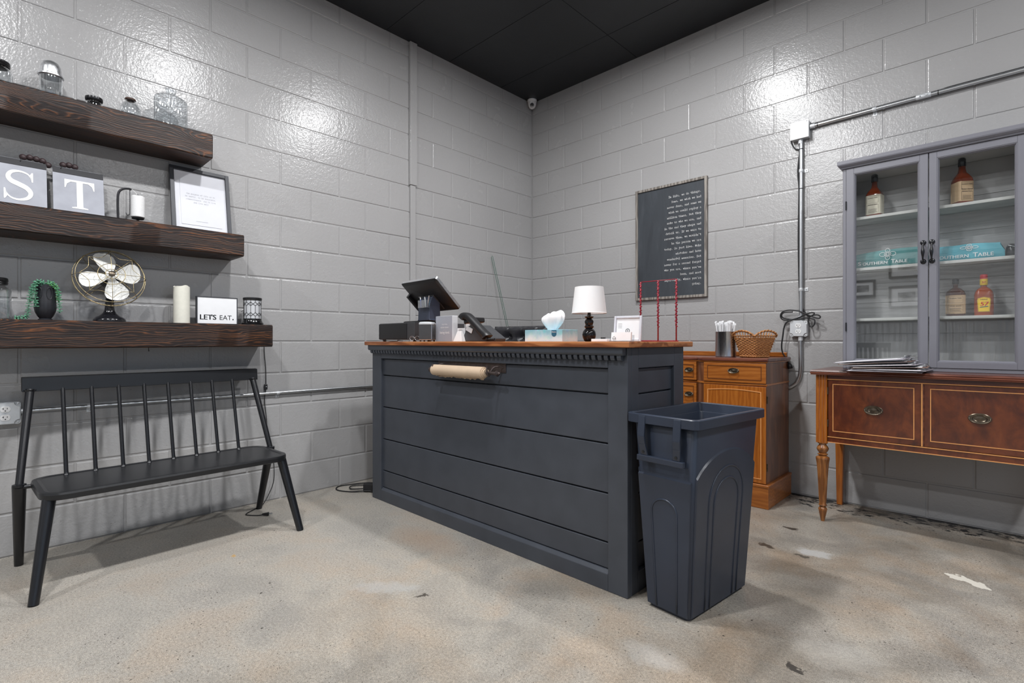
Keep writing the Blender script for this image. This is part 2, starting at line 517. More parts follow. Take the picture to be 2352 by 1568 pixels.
def m_wood(name, dark, lite, streak, along='y', scale=1.0, rough=0.45, coat=0.0, contrast=(0.42, 0.62), knots=False):
    t = NT(name)
    sc = {'x': (1.4, 16, 16), 'y': (16, 1.4, 16), 'z': (16, 16, 1.4)}[along]
    p = t.pos(tuple(s * scale for s in sc))
    pw = t.pos({'x': (.6, 2.2, 2.2), 'y': (2.2, .6, 2.2), 'z': (2.2, 2.2, .6)}[along])
    warp = t.noise(pw, 2.0 * scale, 3, 0.5, 1.2)
    wv = t.n('ShaderNodeTexWave', wave_type='BANDS', bands_direction={'x': 'Z', 'y': 'Z', 'z': 'X'}[along])
    wv.inputs['Scale'].default_value = 5.0 * scale
    wv.inputs['Distortion'].default_value = 9.0
    wv.inputs['Detail'].default_value = 3.0
    wv.inputs['Detail Scale'].default_value = 1.2
    t.l(pw, wv.inputs['Vector'])
    gr = t.noise(p, 2.2, 6, 0.62, 0.35)
    f = t.math('ADD', t.math('MULTIPLY', gr, 0.7), t.math('MULTIPLY', wv.outputs['Fac'], 0.3))
    c = t.ramp(f, [(contrast[0], dark), ((contrast[0] + contrast[1]) / 2, lite), (contrast[1], streak)])
    c = t.mix(0.35, c, t.ramp(warp, [(0.35, dark), (0.65, lite)]))
    t.set(base=c, rough=rough, coat=coat, coatr=0.15)
    t.bump(f, 0.12, 0.002)
    return t.m

def m_beam():
    t = NT('dark_stained_timber')
    p = t.pos()
    w1 = t.noise(t.pos((1, 1.3, 7)), 1.6, 3, 0.5)
    w2 = t.noise(t.pos((2, 4.5, 16)), 1.6, 3, 0.5)
    sep = t.n('ShaderNodeSeparateXYZ')
    t.l(p, sep.inputs[0])
    vor = t.n('ShaderNodeTexVoronoi', feature='F1')
    vor.inputs['Scale'].default_value = 1.0
    vor.inputs['Randomness'].default_value = 1.0
    t.l(t.pos((3.0, 2.7, 8.5)), vor.inputs['Vector'])
    d = vor.outputs['Distance']
    kn = t.math('POWER', 2.718, t.math('MULTIPLY', t.math('MULTIPLY', d, d), -16.0))
    ph = t.math('ADD', t.math('MULTIPLY', t.math('ADD', sep.outputs[2], t.math('MULTIPLY', sep.outputs[0], 0.6)), 85.0), t.math('ADD', t.math('MULTIPLY', w1, 9.0), t.math('ADD', t.math('MULTIPLY', w2, 2.4), t.math('MULTIPLY', kn, 6.0))))
    wave = t.math('ADD', t.math('MULTIPLY', t.math('SINE', t.math('MULTIPLY', ph, 6.283)), 0.5), 0.5)
    line = t.math('POWER', wave, 2.2)
    fib = t.noise(t.pos((60, 2.2, 95)), 1.5, 5, 0.65)
    blot = t.noise(t.pos((3, 1.6, 6)), 1.7, 4, 0.6, 0.8)
    f = t.math('ADD', t.math('MULTIPLY', line, 0.24), t.math('ADD', t.math('MULTIPLY', fib, 0.52), t.math('MULTIPLY', blot, 0.40)))
    c = t.ramp(f, [(0.34, lin(24, 20, 20)), (0.50, lin(40, 31, 29)), (0.64, lin(58, 42, 35)), (0.76, lin(98, 62, 40)), (0.90, lin(160, 98, 52))])
    knot = t.ramp(d, [(0.05, (1, 1, 1)), (0.11, (0, 0, 0))])
    c = t.mix(t.math('MULTIPLY', knot, 0.75), c, lin(64, 34, 20))
    t.set(base=c, rough=0.46, spec=0.35)
    t.bump(t.math('ADD', fib, t.math('MULTIPLY', line, 0.5)), 0.35, 0.003)
    return t.m

def m_burl():
    t = NT('figured_mahogany_veneer')
    p = t.pos((1, 1, 1))
    q = t.pos((9, 9, 3.2))
    a = t.noise(t.pos((2.2, 2.2, 1.4)), 3.6, 5, 0.62, 1.6)
    b = t.noise(q, 2.0, 5, 0.6, 0.8)
    f = t.math('ADD', t.math('MULTIPLY', a, 0.65), t.math('MULTIPLY', b, 0.35))
    c = t.ramp(f, [(0.32, lin(62, 32, 26)), (0.46, lin(88, 44, 28)), (0.58, lin(108, 56, 32)), (0.74, lin(134, 74, 42))])
    t.set(base=c, rough=0.25, coat=0.35, coatr=0.12)
    return t.m

def m_brushed(name, col, rough=0.3, along='z'):
    t = NT(name)
    sc = {'x': (2, 160, 160), 'y': (160, 2, 160), 'z': (160, 160, 2)}[along]
    g = t.noise(t.pos(sc), 1.0, 3)
    t.set(base=t.ramp(g, [(0.3, tuple(c * .85 for c in col[:3])), (0.7, col[:3])]), metal=1.0,
          rough=t.ramp(g, [(0.3, (rough * .8,) * 3), (0.7, (rough * 1.2,) * 3)]))
    return t.m

def m_glass(name, tint=(0.95, 0.97, 0.97), lo=0.06, hi=0.75, power=2.5, rough=0.02):
    """thin glass: lets light straight through, mirrors more at grazing angles"""
    t = NT(name)
    t.t.nodes.remove(t.b)
    lw = t.n('ShaderNodeLayerWeight')
    lw.inputs['Blend'].default_value = 0.5
    f = t.math('ADD', t.math('MULTIPLY', t.math('POWER', lw.outputs['Facing'], power), hi), lo, True)
    tr = t.n('ShaderNodeBsdfTransparent')
    tr.inputs['Color'].default_value = (*tint, 1)
    gl = t.n('ShaderNodeBsdfGlossy')
    gl.inputs['Roughness'].default_value = rough
    nz = t.noise(t.pos(), 14, 2)
    t.l(t.ramp(nz, [(0.3, (0.92, 0.94, 0.95)), (0.7, (1, 1, 1))]), gl.inputs['Color'])
    mx = t.n('ShaderNodeMixShader')
    t.l(f, mx.inputs[0])
    t.l(tr.outputs[0], mx.inputs[1])
    t.l(gl.outputs[0], mx.inputs[2])
    t.l(mx.outputs[0], t.out.inputs['Surface'])
    return t.m

M = {}
M['wall'] = m_blockpaint()
M['floor'] = m_floor()
M['ceil'] = plain('black_ceiling_board', lin(27, 29, 33), 0.34, var=0.15, vs=6, bump=0.5, bs=160)
M['beam'] = m_beam()
M['counter'] = plain('charcoal_paint', lin(64, 68, 76), 0.40, var=0.10, vs=9, bump=0.12, bs=70)
M['oak'] = m_wood('oiled_wood_top', lin(120, 66, 32), lin(166, 100, 56), lin(188, 124, 76), 'x', 0.8, 0.35, 0.1)
M['honey'] = m_wood('honey_walnut', lin(146, 80, 26), lin(166, 96, 34), lin(178, 110, 44), 'z', 1.2, 0.3, 0.25, (0.34, 0.7))
M['honeyx'] = m_wood('honey_walnut_rail', lin(142, 80, 30), lin(160, 94, 38), lin(174, 108, 48), 'x', 1.2, 0.3, 0.25, (0.34, 0.7))
M['walnut'] = m_wood('brown_walnut_side', lin(92, 54, 34), lin(116, 72, 46), lin(130, 84, 56), 'z', 0.7, 0.32, 0.2)
M['mahog'] = m_wood('mahogany_top', lin(84, 44, 34), lin(110, 62, 48), lin(128, 78, 60), 'x', 0.7, 0.28, 0.25)
M['burl'] = m_burl()
M['inlay'] = plain('boxwood_inlay', lin(214, 150, 92), 0.35, vs=60)
M['brass'] = plain('aged_brass', lin(104, 94, 82), 0.32, 0.9, var=0.25, vs=90)
M['blackmetal'] = plain('black_powder_coat', lin(25, 26, 30), 0.27, var=0.08, vs=40, bump=0.1, bs=300)
M['blackwood'] = plain('black_lacquered_wood', lin(27, 28, 31), 0.32, var=0.12, vs=14)
M['zinc'] = plain('zinc_conduit', (0.60, 0.62, 0.64, 1), 0.34, 1.0, var=0.04, vs=12)
M['zincx'] = plain('zinc_pipe', (0.64, 0.66, 0.68, 1), 0.32, 1.0, var=0.04, vs=12)
M['steel'] = m_brushed('stainless_steel', (0.58, 0.58, 0.6), 0.24, 'z')
M['galv'] = plain('galvanised_box', lin(214, 217, 220), 0.38, 0.3, var=0.08, vs=22)
M['white'] = plain('white_plastic', lin(236, 236, 236), 0.4, var=0.02)
M['paper'] = plain('white_paper', lin(240, 241, 243), 0.75, var=0.015)
M['black'] = plain('black_plastic', lin(28, 28, 30), 0.4, var=0.1)
M['blackgloss'] = plain('gloss_black', lin(18, 18, 20), 0.16, var=0.1)
M['rubber'] = plain('black_rubber_cord', lin(24, 24, 26), 0.5, var=0.1)
M['grey'] = plain('dark_grey_plastic', lin(60, 61, 64), 0.45, var=0.06)
M['bin'] = plain('navy_black_polyethylene', lin(46, 53, 67), 0.32, var=0.14, vs=5, bump=0.08, bs=200)
M['hutch'] = plain('lavender_grey_paint', lin(120, 120, 128), 0.4, var=0.03, vs=8)
M['hutchin'] = plain('pale_grey_liner', lin(188, 188, 186), 0.6, var=0.04, vs=6)
M['shelfpaint'] = plain('cream_shelf_paint', lin(205, 206, 202), 0.5, var=0.03)
M['hutchback'] = plain('pale_grey_boarding', lin(184, 184, 184), 0.6, var=0.05, vs=4)
M['pane'] = m_glass('window_glass', (0.97, 0.975, 0.975), 0.068, 0.8, 3.0, 0.01)
M['picglass'] = m_glass('picture_glass', (0.99, 0.99, 1.0), 0.03, 0.6, 4.0, 0.02)
M['jar'] = m_glass('clear_jar_glass', (0.90, 0.92, 0.93), 0.10, 0.85, 1.4, 0.03)

# ------------------------------------------------------------------ the room
RX, RY = 6.6, -6.6
struct(B().box((-0.25, RY - 0.25, -0.2), (RX + 0.25, 0.25, 0)).build('floor', M['floor']))

BL, BH, JT = 0.4064, 0.2032, 0.0092        # concrete block module and joint
DEPTH = 0.004
def block_mesh(name, length, height, side):
    """front of one block with eased edges; u along the wall, v up, w out of the wall"""
    L2, H2 = (length - JT) / 2, (height - JT) / 2
    rings = []
    for ins, dep in ((0, -0.012), (0, -0.0030), (0.0012, -0.0010), (0.0042, 0.0)):
        rings.append([(-L2 + ins, -H2 + ins, dep), (L2 - ins, -H2 + ins, dep), (L2 - ins, H2 - ins, dep), (-L2 + ins, H2 - ins, dep)])
    b = B().loft(rings, True)
    if side == 'left':
        b.v = [(w_, -u, v) for u, v, w_ in b.v]
    else:
        b.v = [(u, -w_, v) for u, v, w_ in b.v]
    o = b.build(name, M['wall'])
    me = o.data
    bpy.data.objects.remove(o)
    return me

def build_block_wall(side):
    if side == 'left':
        wall = B().box((-0.25, RY - 0.25, 0), (-DEPTH, 0.25, CEIL + 0.1)).build('wall_left', M['wall'])
    else:
        wall = B().box((-0.25, DEPTH, 0), (RX + 0.25, 0.25, CEIL + 0.1)).build('wall_right', M['wall'])
    struct(wall)
    cache = {}
    NB = 10
    for row in range(17):
        z0 = row * BH
        h = BH if row < 16 else CEIL - z0 + 0.02
        half = (row % 2 == 1) if side == 'left' else (row % 2 == 0)
        lens = [BL / 2] + [BL] * (NB - 1) + [BL / 2] if half else [BL] * NB
        s = 0.0
        for ln in lens:
            key = (round(ln, 4), round(h, 4))
            if key not in cache:
                cache[key] = block_mesh('block', ln, h, side)
            o = bpy.data.objects.new('block', cache[key])
            COL.objects.link(o)
            o.parent = wall
            c = s + ln / 2
            jit = random.uniform(-0.0006, 0.0006)
            o.location = (jit, -c, z0 + h / 2) if side == 'left' else (c, jit, z0 + h / 2)
            s += ln
    return wall
wall_left = build_block_wall('left')
wall_right = build_block_wall('right')

# ceiling: black 2 x 4 ft boards with open seams
ceiling = struct(B().box((-0.25, RY - 0.25, CEIL + 0.006), (RX + 0.25, 0.25, CEIL + 0.15)).build('ceiling', M['blackwood']))
xs = [0.0, 1.175, 2.395, 3.615, 4.835, 6.055, RX]
ys = [0.0, -0.44]
while ys[-1] > RY:
    ys.append(max(RY, ys[-1] - 0.61))
for i in range(len(xs) - 1):
    for j in range(len(ys) - 1):
        B().box((xs[i] + .0015, ys[j] - .0015, CEIL + random.uniform(0, .0012)), (xs[i + 1] - .0015, ys[j + 1] + .0015, CEIL + 0.012)).build('ceiling_board', M['ceil'], ceiling, bev=0.0012, seg=1)

# back of the shop (seen only as a reflection in the cabinet glass): white shiplap over corrugated iron
M['shiplap'] = m_wood('whitewashed_boards', lin(186, 188, 190), lin(214, 216, 217), lin(224, 226, 227), 'x', 0.5, 0.55)
M['corru'] = m_brushed('corrugated_iron', (0.85, 0.87, 0.9), 0.42, 'z')
wb = struct(B().box((-0.25, RY - 0.25, 0), (RX + 0.25, RY - 0.03, CEIL + 0.1)).build('wall_back', M['shiplap']))
z = 1.36
while z < CEIL:
    z1 = min(z + 0.19, CEIL)
    B().box((0, RY - 0.03, z), (RX, RY - random.uniform(0.008, .012), z1 - 0.005)).build('plank', M['shiplap'], wb, bev=0.002, seg=1)
    z = z1
b = B()
n = 330
prof = [(i * RX / n, RY - 0.012 + 0.009 * math.sin(2 * PI * i * RX / n / 0.076)) for i in range(n + 1)]
b.add([(x, y, 0.0) for x, y in prof] + [(x, y, 1.33) for x, y in prof], [(i, i + 1, n + 2 + i, n + 1 + i) for i in range(n)])
b.build('corrugated_sheet', M['corru'], wb, smooth='all', fix=False)
B().box((0, RY - 0.03, 1.32), (RX, RY + 0.02, 1.36)).build('cap_rail', M['blackwood'], wb, bev=0.004)

# shop-front wall with the daylight windows (to the right, out of frame)
wf = B()
wf.box((RX, RY - .25, 0), (RX + .2, 0.25, 0.25)).box((RX, RY - .25, 2.75), (RX + .2, 0.25, CEIL + 0.1))
for y0, y1 in ((RY - .25, -6.0), (-4.55, -4.25), (-2.75, -2.45), (-0.95, 0.25)):
    wf.box((RX, y0, 0.25), (RX + .2, y1, 2.75))
struct(wf.build('wall_front', M['wall']))
for k, (y0, y1) in enumerate(((-6.0, -4.55), (-4.25, -2.75), (-2.45, -0.95))):
    b = B().box((RX + .06, y0, .25), (RX + .12, y1, .31)).box((RX + .06, y0, 2.69), (RX + .12, y1, 2.75))
    for ya, yb in ((y0, y0 + .05), (y1 - .05, y1)):
        b.box((RX + .06, ya, .31), (RX + .12, yb, 2.69))
    wn = struct(b.build('window_%d' % (k + 1), M['blackmetal'], bev=.004))
    B().box((RX + .085, y0 + .05, .31), (RX + .093, y1 - .05, 2.69)).build('pane', M['pane'], wn)

# ceiling lamps; the fourth of each row is added to brighten the shiplap
M['lens'] = NT('lit_lens').set(base=(1, 1, 1, 1), emit=(1, 0.985, 0.96, 1), estr=6.0).m
lamp_words = ['nearest the corner', 'above the front counter', 'beside the timber shelves', 'near the shiplap wall']
for k, (x, y) in enumerate(LAMP_POS):
    t = thing('ceiling_lamp', 'round white surface lamp on black ceiling, %s row, %s' % ('left' if k < 4 else 'right', ['first from corner', 'second from corner', 'third from corner', 'fourth from corner, added to brighten the shiplap wall'][k % 4]), 'lamp', (x, y, CEIL), group='round ceiling lamps')
    B().lathe([(.125, 0.001), (.13, -.01), (.128, -.026), (.112, -.03), (.11, -.026)], (x, y, CEIL), 32).build('housing', M['white'], t, smooth=True)
    B().lathe([(.001, -.0262), (.109, -.0262), (.109, -.0275), (.001, -.03)], (x, y, CEIL), 32).build('lens', M['lens'], t, smooth=True)
    ld = bpy.data.lights.new('lamp_light', 'AREA')
    ld.shape = 'DISK'
    ld.size = 0.15
    ld.energy = LAMP_W * (1.0 if k < 4 else 0.6)
    ld.color = (0.985, 0.99, 1.0)
    lo = bpy.data.objects.new('lamp_light', ld)
    lo.location = (0, 0, -0.034)
    lo.parent = t
    COL.objects.link(lo)

# ------------------------------------------------------------------ front counter
FY, BY, X0, X1 = -2.01, -1.525, 0.402, 2.306
t = thing('front_counter', 'charcoal painted plank-front service counter in the corner', 'counter', ((X0 + X1) / 2, (FY + BY) / 2, 0))
PX0, PX1, PZ0, PZ1 = 0.506, 2.214, 0.083, 0.908
ZT = 0.992
CM = M['counter']
B().box((X0 + .03, FY + .036, 0.0), (X1 - .036, BY, ZT)).build('carcass', CM, t)
B().box((X0, FY, 0), (PX0, FY + .03, ZT)).build('stile', CM, t, bev=.003)
B().box((PX1, FY, 0), (X1, FY + .03, ZT)).build('stile', CM, t, bev=.003)
B().box((PX0, FY, PZ1), (PX1, FY + .03, ZT)).build('top_rail', CM, t, bev=.002)
b = B().prism([(0, 0), (.030, 0), (.030, PZ0), (.012, PZ0), (0, PZ0 - .014)], (PX0, FY, 0), (0, 1, 0), (0, 0, 1), (PX1 - PX0, 0, 0))
b.build('bottom_rail', CM, t, bev=.0015, seg=1)
zs = [PZ0, 0.1915, 0.393, 0.597, 0.80, PZ1]
for a, c in zip(zs[:-1], zs[1:]):
    B().box((PX0 - .004, FY + .016, a + .003), (PX1 + .004, FY + .034, c - .003)).build('plank', CM, t, bev=.0022, seg=1)
# right-hand end
SY0, SY1 = -1.925, -1.617
B().box((X1 - .03, FY + .03, 0), (X1, SY0, ZT)).build('end_stile', CM, t, bev=.003)
B().box((X1 - .03, SY1, 0), (X1, BY, ZT)).build('end_stile', CM, t, bev=.003)
B().box((X1 - .03, SY0, PZ1), (X1, SY1, ZT)).build('end_rail', CM, t, bev=.002)
B().box((X1 - .03, SY0, 0), (X1, SY1, PZ0)).build('end_rail', CM, t, bev=.002)
for a, c in zip(zs[:-1], zs[1:]):
    B().box((X1 - .036, SY0 - .004, a + .003), (X1 - .016, SY1 + .004, c - .003)).build('end_plank', CM, t, bev=.0022, seg=1)
B().box((X0, FY + .03, 0), (X0 + .03, BY, ZT)).build('end_board', CM, t, bev=.003)
# dentil cornice
b = B().prism([(0, .014), (-.024, .014), (-.030, .022), (-.030, .046), (0, .046)], (X0 - .006, FY, .946), (0, 1, 0), (0, 0, 1), (X1 - X0 + .0, 0, 0))
cor = b.build('cornice', CM, t, bev=.001, seg=1)
nd = 62
first = None
for k in range(nd):
    x = X0 + .004 + (k + .5) * (X1 - X0 - .016) / nd
    if first is None:
        first = B().prism([(0, 0), (-.0175, .003), (-.022, .014), (-.022, .022), (0, .022)], (x - .0095, FY, .938), (0, 1, 0), (0, 0, 1), (.019, 0, 0)).build('dentil', CM, cor)
        fx = x
    else:
        copy_part(first, cor, (x - fx, 0, 0))

TOPX0, TOPX1, TOPY0, TOPY1, TOPZ = 0.372, 2.338, -2.052, -1.495, 1.0155
tag(B().box((TOPX0, TOPY0, ZT), (TOPX1, TOPY1, TOPZ)).build('countertop', M['oak'], bev=.004, seg=2, loc=((TOPX0 + TOPX1) / 2, (TOPY0 + TOPY1) / 2, ZT)), 'warm oiled wooden top of the charcoal counter', 'countertop')

# kraft paper holder on the counter front
M['rust'] = plain('rusty_brown_steel', lin(84, 74, 72), 0.5, 0.6, var=0.25, vs=40)
M['kraft'] = plain('kraft_paper', lin(206, 182, 156), 0.8, var=0.04, vs=18)
HY = FY + .016
t = thing('paper_roll_holder', 'brown steel wall bracket with hooks on the counter front', 'holder', (1.35, HY, .89))
B().box((1.083, HY - .005, .862), (1.618, HY - .0005, .921)).build('back_plate', M['rust'], t, bev=.001, seg=1)
RYC, RZC = HY - .068, .862
for x in (1.14, 1.572):
    b = B()
    b.tube([(x + .03, HY - .004, .885), (x + .02, HY - .02, .892), (x + .008, HY - .045, .89), (x, HY - .06, .872), (x, RYC - .004, .850), (x, RYC - .016, .856), (x, RYC - .02, .875), (x, RYC - .018, .894)], .0042, 8, smooth=5)
    b.build('hook', M['rust'], t, smooth=True)
for x, z in ((1.10, .875), (1.60, .875), (1.10, .91), (1.60, .91)):
    B().sphere((x, HY - .005, z), .005, 8, 6, (1, .5, 1)).build('rivet', M['rust'], t, smooth='all')
b = B().cyl((1.105, RYC, RZC), (1.618, RYC, RZC), .008, n=12)
b.build('rod', M['rust'], t, smooth=True)
for x, s in ((1.618, 1), (1.105, -1)):
    B().lathe([(.003, 0), (.014, .002), (.015, .008), (.006, .012), (.008, .018), (.003, .025)], (x, RYC, RZC), 12, axis=(s, 0, 0)).build('finial', M['rust'], t, smooth=True)
t = thing('kraft_paper_roll', 'roll of tan kraft paper hanging on the counter front', 'paper roll', (1.345, RYC, RZC))
b = B().lathe([(.0085, 0), (.0275, 0), (.029, .001), (.029, .399), (.027, .401), (.0245, .40), (.0245, .408), (.0225, .409), (.0195, .408), (.0195, .418), (.012, .419), (.0085, .419)], (1.13, RYC, RZC), 32, cap=False, axis=(1, 0, 0))
b.build('roll', M['kraft'], t, smooth=True)
b = B()
n = 60
top, bot = [], []
for i in range(n + 1):
    x = 1.135 + .385 * i / n
    top.append((x, RYC + .020 + .004 * math.sin(i * .3), RZC - .020))
    dz = .016 + .007 * mnoise.noise((x * 30, 1, 0)) + .006 * mnoise.noise((x * 75, 3, 0))
    bot.append((x, RYC + .006 + .006 * mnoise.noise((x * 18, 9, 0)), RZC - .020 - dz))
vs = top + bot + [(p[0], p[1] + .0006, p[2]) for p in top] + [(p[0], p[1] + .0006, p[2]) for p in bot]
m = n + 1
b.add(vs, [(i, i + 1, m + i + 1, m + i) for i in range(n)] + [(2 * m + i + 1, 2 * m + i, 3 * m + i, 3 * m + i + 1) for i in range(n)] + [(m + i, m + i + 1, 3 * m + i + 1, 3 * m + i) for i in range(n)])
b.build('torn_sheet', M['kraft'], t, smooth='all')

# ------------------------------------------------------------------ trash can
t = thing('trash_can', 'tall slim navy-black plastic trash can beside the counter', 'trash can', (2.490, -1.785, 0), R(-6.0))
BM = M['bin']
HX0, HY0, HX1, HY1, TH = .088, .212, .131, .243, .700
def bin_ring(z, ins=0.0, r=.022):
    f = z / TH
    hx, hy = HX0 + (HX1 - HX0) * f - ins, HY0 + (HY1 - HY0) * f - ins
    return [(x, y, z) for x, y in rrect(hx, hy, max(.006, r - ins), 4)]
b = B()
b.loft([bin_ring(0.0, .006), bin_ring(.012), bin_ring(.70), bin_ring(.705, .004), bin_ring(.70, .006), bin_ring(.02, .006)], True)
b.build('body', BM, t, smooth=True)
# folded rim
def rim_ring(z, out):
    return [(x, y, z) for x, y in rrect(HX1 + out, HY1 + out, .008 + max(out, 0), 3)]
b = B().loft([rim_ring(.706, .003), rim_ring(.706, .021), rim_ring(.708, .024), rim_ring(.739, .024), rim_ring(.742, .021), rim_ring(.742, .009), rim_ring(.739, .006), rim_ring(.700, -.003), rim_ring(.706, .003)], False)
b.build('rim', BM, t, smooth=25)
# proud lower panels: flat-topped on the narrow ends, arch-topped on the broad sides
def face_pt(face, u, z, out):
    f = z / TH
    hx, hy = HX0 + (HX1 - HX0) * f, HY0 + (HY1 - HY0) * f
    if face in ('near', 'far'):
        s = -1 if face == 'near' else 1
        return (u * hx, s * (hy + out), z)
    s = 1 if face == 'side' else -1
    return (s * (hx + out), u * hy, z)
for face, top in (('near', lambda u: .515), ('far', lambda u: .515), ('side', lambda u: .505 + .105 * (1 - u * u) ** .75), ('back_side', lambda u: .505 + .105 * (1 - u * u) ** .75)):
    b = B()
    us = [-.93 + 1.86 * i / 20 for i in range(21)]
    e = .006
    rows = []
    zf = [.015] + [.05 + .45 * k / 6 for k in range(7)] + [None]
    outer = [[face_pt(face, u, (zz if zz is not None else top(u) - .006), e) for u in us] for zz in zf]
    edge = [face_pt(face, u, top(u), .0) for u in us]
    grid = [[face_pt(face, u, .012, 0.0) for u in us]] + outer + [edge]
    mcol = len(us)
    b.add([p for rw in grid for p in rw], [(k * mcol + i, k * mcol + i + 1, (k + 1) * mcol + i + 1, (k + 1) * mcol + i) for k in range(len(grid) - 1) for i in range(mcol - 1)])
    for col in (0, mcol - 1):
        base = len(b.v)
        u = us[col]
        pts = [g[col] for g in grid]
        ins = [face_pt(face, u * 1.005, p[2], -.001) for p in pts]
        b.add(pts + ins, [(i, i + 1, len(pts) + i + 1, len(pts) + i) for i in range(len(pts) - 1)])
    b.build('panel', BM, t, smooth=True)
    def arch(w, zt, zb):
        pts = [(-w, zb)]
        zc = zt - w * (HX0 + HX1) / 2 * 1.0 if face in ('near', 'far') else zt - w * (HY0 + HY1) / 2
        pts += [(-w, zb + (zc - zb) * k / 4) for k in range(1, 5)]
        rr = zt - zc
        pts += [(-w * math.cos(a), zc + rr * math.sin(a)) for a in [PI * k / 14 for k in range(1, 14)]]
        pts += [(w, zc - (zc - zb) * k / 4) for k in range(0, 5)]
        return [face_pt(face, u, zz, e - .0005) for u, zz in pts]
    for w_, zt in (((.48, .43),) if face in ('near', 'far') else ((.56, .545), (.40, .50))):
        B().tube(arch(w_, zt, .018), .0042, 6).build('arch_rib', BM, t, smooth='all')
# grab handles on both narrow ends
for s in (-1, 1):
    yb = s * (HY1 + .022)
    for x in (-.075, .075):
        b = B()
        b.add([], [])
        pts = [(x, yb, .735), (x, yb + s * .008, .66), (x * .98, yb + s * .003, .630), (x * .9, yb - s * .006, .585)]
        for (p, q) in zip(pts[:-1], pts[1:]):
            c = (Vector(p) + Vector(q)) / 2
            d = (Vector(q) - Vector(p)) / 2
            b.obox(c, (.015, 0, 0), d * 1.04, Vector((1, 0, 0)).cross(d).normalized() * .004)
        b.build('handle_strap', BM, t, bev=.0015, seg=1)
        B().cyl((x * .93, yb - s * .012, .603), (x * .93, yb + s * .0035, .601), .005, n=10).build('strap_hole', M['black'], t)
    B().box((-.098, yb - s * .014, .566), (.098, yb + s * .004, .588)).build('handle_bar', BM, t, bev=.003)

# ------------------------------------------------------------------ black spindle bench
t = thing('spindle_bench', 'black bench with spindle back under the timber shelves', 'bench', (0.40, -3.127, 0), R(2.4), local=True)
# local frame: +x out of the wall, +y towards the corner
BK = M['blackmetal']
seat = B()
def seat_ring(z, ins):
    pts = rrect(.205 - ins, .502 - ins, max(.01, .085 - ins), 6)
    return [(x + .015, y, z) for x, y in pts]
seat.loft([seat_ring(.374, .006), seat_ring(.377, .001), seat_ring(.396, 0), seat_ring(.404, .003), seat_ring(.405, .02), seat_ring(.4015, .032), seat_ring(.4015, .10)], True)
seat.build('seat', M['blackwood'], t, smooth=15)
def bar(name, p0, p1, r0, r1, n=14, mat=BK):
    return B().cyl(p0, p1, r0, r1, n).build(name, mat, t, smooth=True)
for s in (-1, 1):
    bar('front_leg', (.267, s * .527, 0), (.165, s * .470, .380), .0175, .0235)
    bar('rear_leg', (-.267, s * .527, 0), (-.130, s * .536, .388), .0165, .0245)
    B().lathe([(.020, 0), (.024, .003), (.024, .014), (.015, .017)], (-.130, s * .536, .380), 16).build('collar', BK, t, smooth=True)
    bar('peg', (-.125, s * .536, .382), (-.10, s * .480, .384), .009, .009, 10)
    bar('back_post', (-.130, s * .536, .39), (-.268, s * .490, .795), .0145, .0165)
    B().lathe([(.0155, 0), (.024, .012)], (-.268, s * .490, .782), 14).build('post_flare', BK, t, smooth=True)
proto = None
for k in range(8):
    y = -.376 + .1072 * k
    B().tube([(-.165, y, .40), (-.268, y, .795)], .0085, 10).build('spindle', BK, t, smooth=True)
    B().lathe([(.014, 0), (.0095, .006), (.0085, .012)], (-.165, y, .4015), 10).build('spindle_flange', BK, t, smooth=True)
b = B()
nn = 14
for k in range(nn):
    y0, y1 = -.518 + 1.036 * k / nn, -.518 + 1.036 * (k + 1) / nn
prof = [(-.018, .788), (.010, .785), (.004, .850), (-.022, .853)]
rings = []
for k in range(nn + 1):
    u = -1 + 2 * k / nn
    y = .518 * u
    dx = -.272 + .0 * u * u
    rings.append([(dx + px, y, pz) for px, pz in prof])
b.loft(rings, True)
b.build('top_rail', M['blackwood'], t, bev=.002, seg=1)

# ------------------------------------------------------------------ timber wall shelves
def beam(x1, z0, z1, yr, words, seed):
    yl = -4.45
    n = 60
    b = B()
    rings = []
    for k in range(n + 1):
        y = yl + (yr - yl) * k / n
        j = lambda a, c: .0022 * mnoise.noise((y * 7, a * 3.1 + seed, c * 5))
        rings.append([(0.001, y, z0 + j(1, 0)), (x1 - .006 + j(2, 0), y, z0 + j(1, 1)), (x1 + j(2, 1), y, z0 + .006 + j(1, 1)),
                      (x1 + j(3, 1), y, z1 - .006 + j(4, 0)), (x1 - .006 + j(3, 1), y, z1), (0.001, y, z1)])
    # eased end
    rings.append([(p[0] if i in (0, 5) else p[0] - .004, yr + .003, p[2] + (.003 if i < 3 else -.003)) for i, p in enumerate(rings[-1])])
    b.loft(rings, True)
    return tag(b.build('timber_shelf', M['beam'], loc=(0, yr, z0), smooth=True), words, 'shelf', 'thick timber wall shelves')
SH1, SH2, SH3 = 2.163, 1.627, 1.115
beam(.214, 2.032, SH1, -2.893, 'topmost thick dark-stained timber shelf on the left wall', 1)
beam(.232, 1.504, SH2, -2.737, 'middle thick dark-stained timber shelf on the left wall', 2)
s3 = beam(.230, .985, SH3, -2.577, 'lowest thick dark-stained timber shelf above the bench', 3)
b = B().tube([(.2, -3.184, .987), (.2, -3.184, .972), (.204, -3.184, .966), (.207, -3.184, .972)], .002, 6, smooth=3)
b.build('cup_hook', M['blackmetal'], s3, smooth=True)

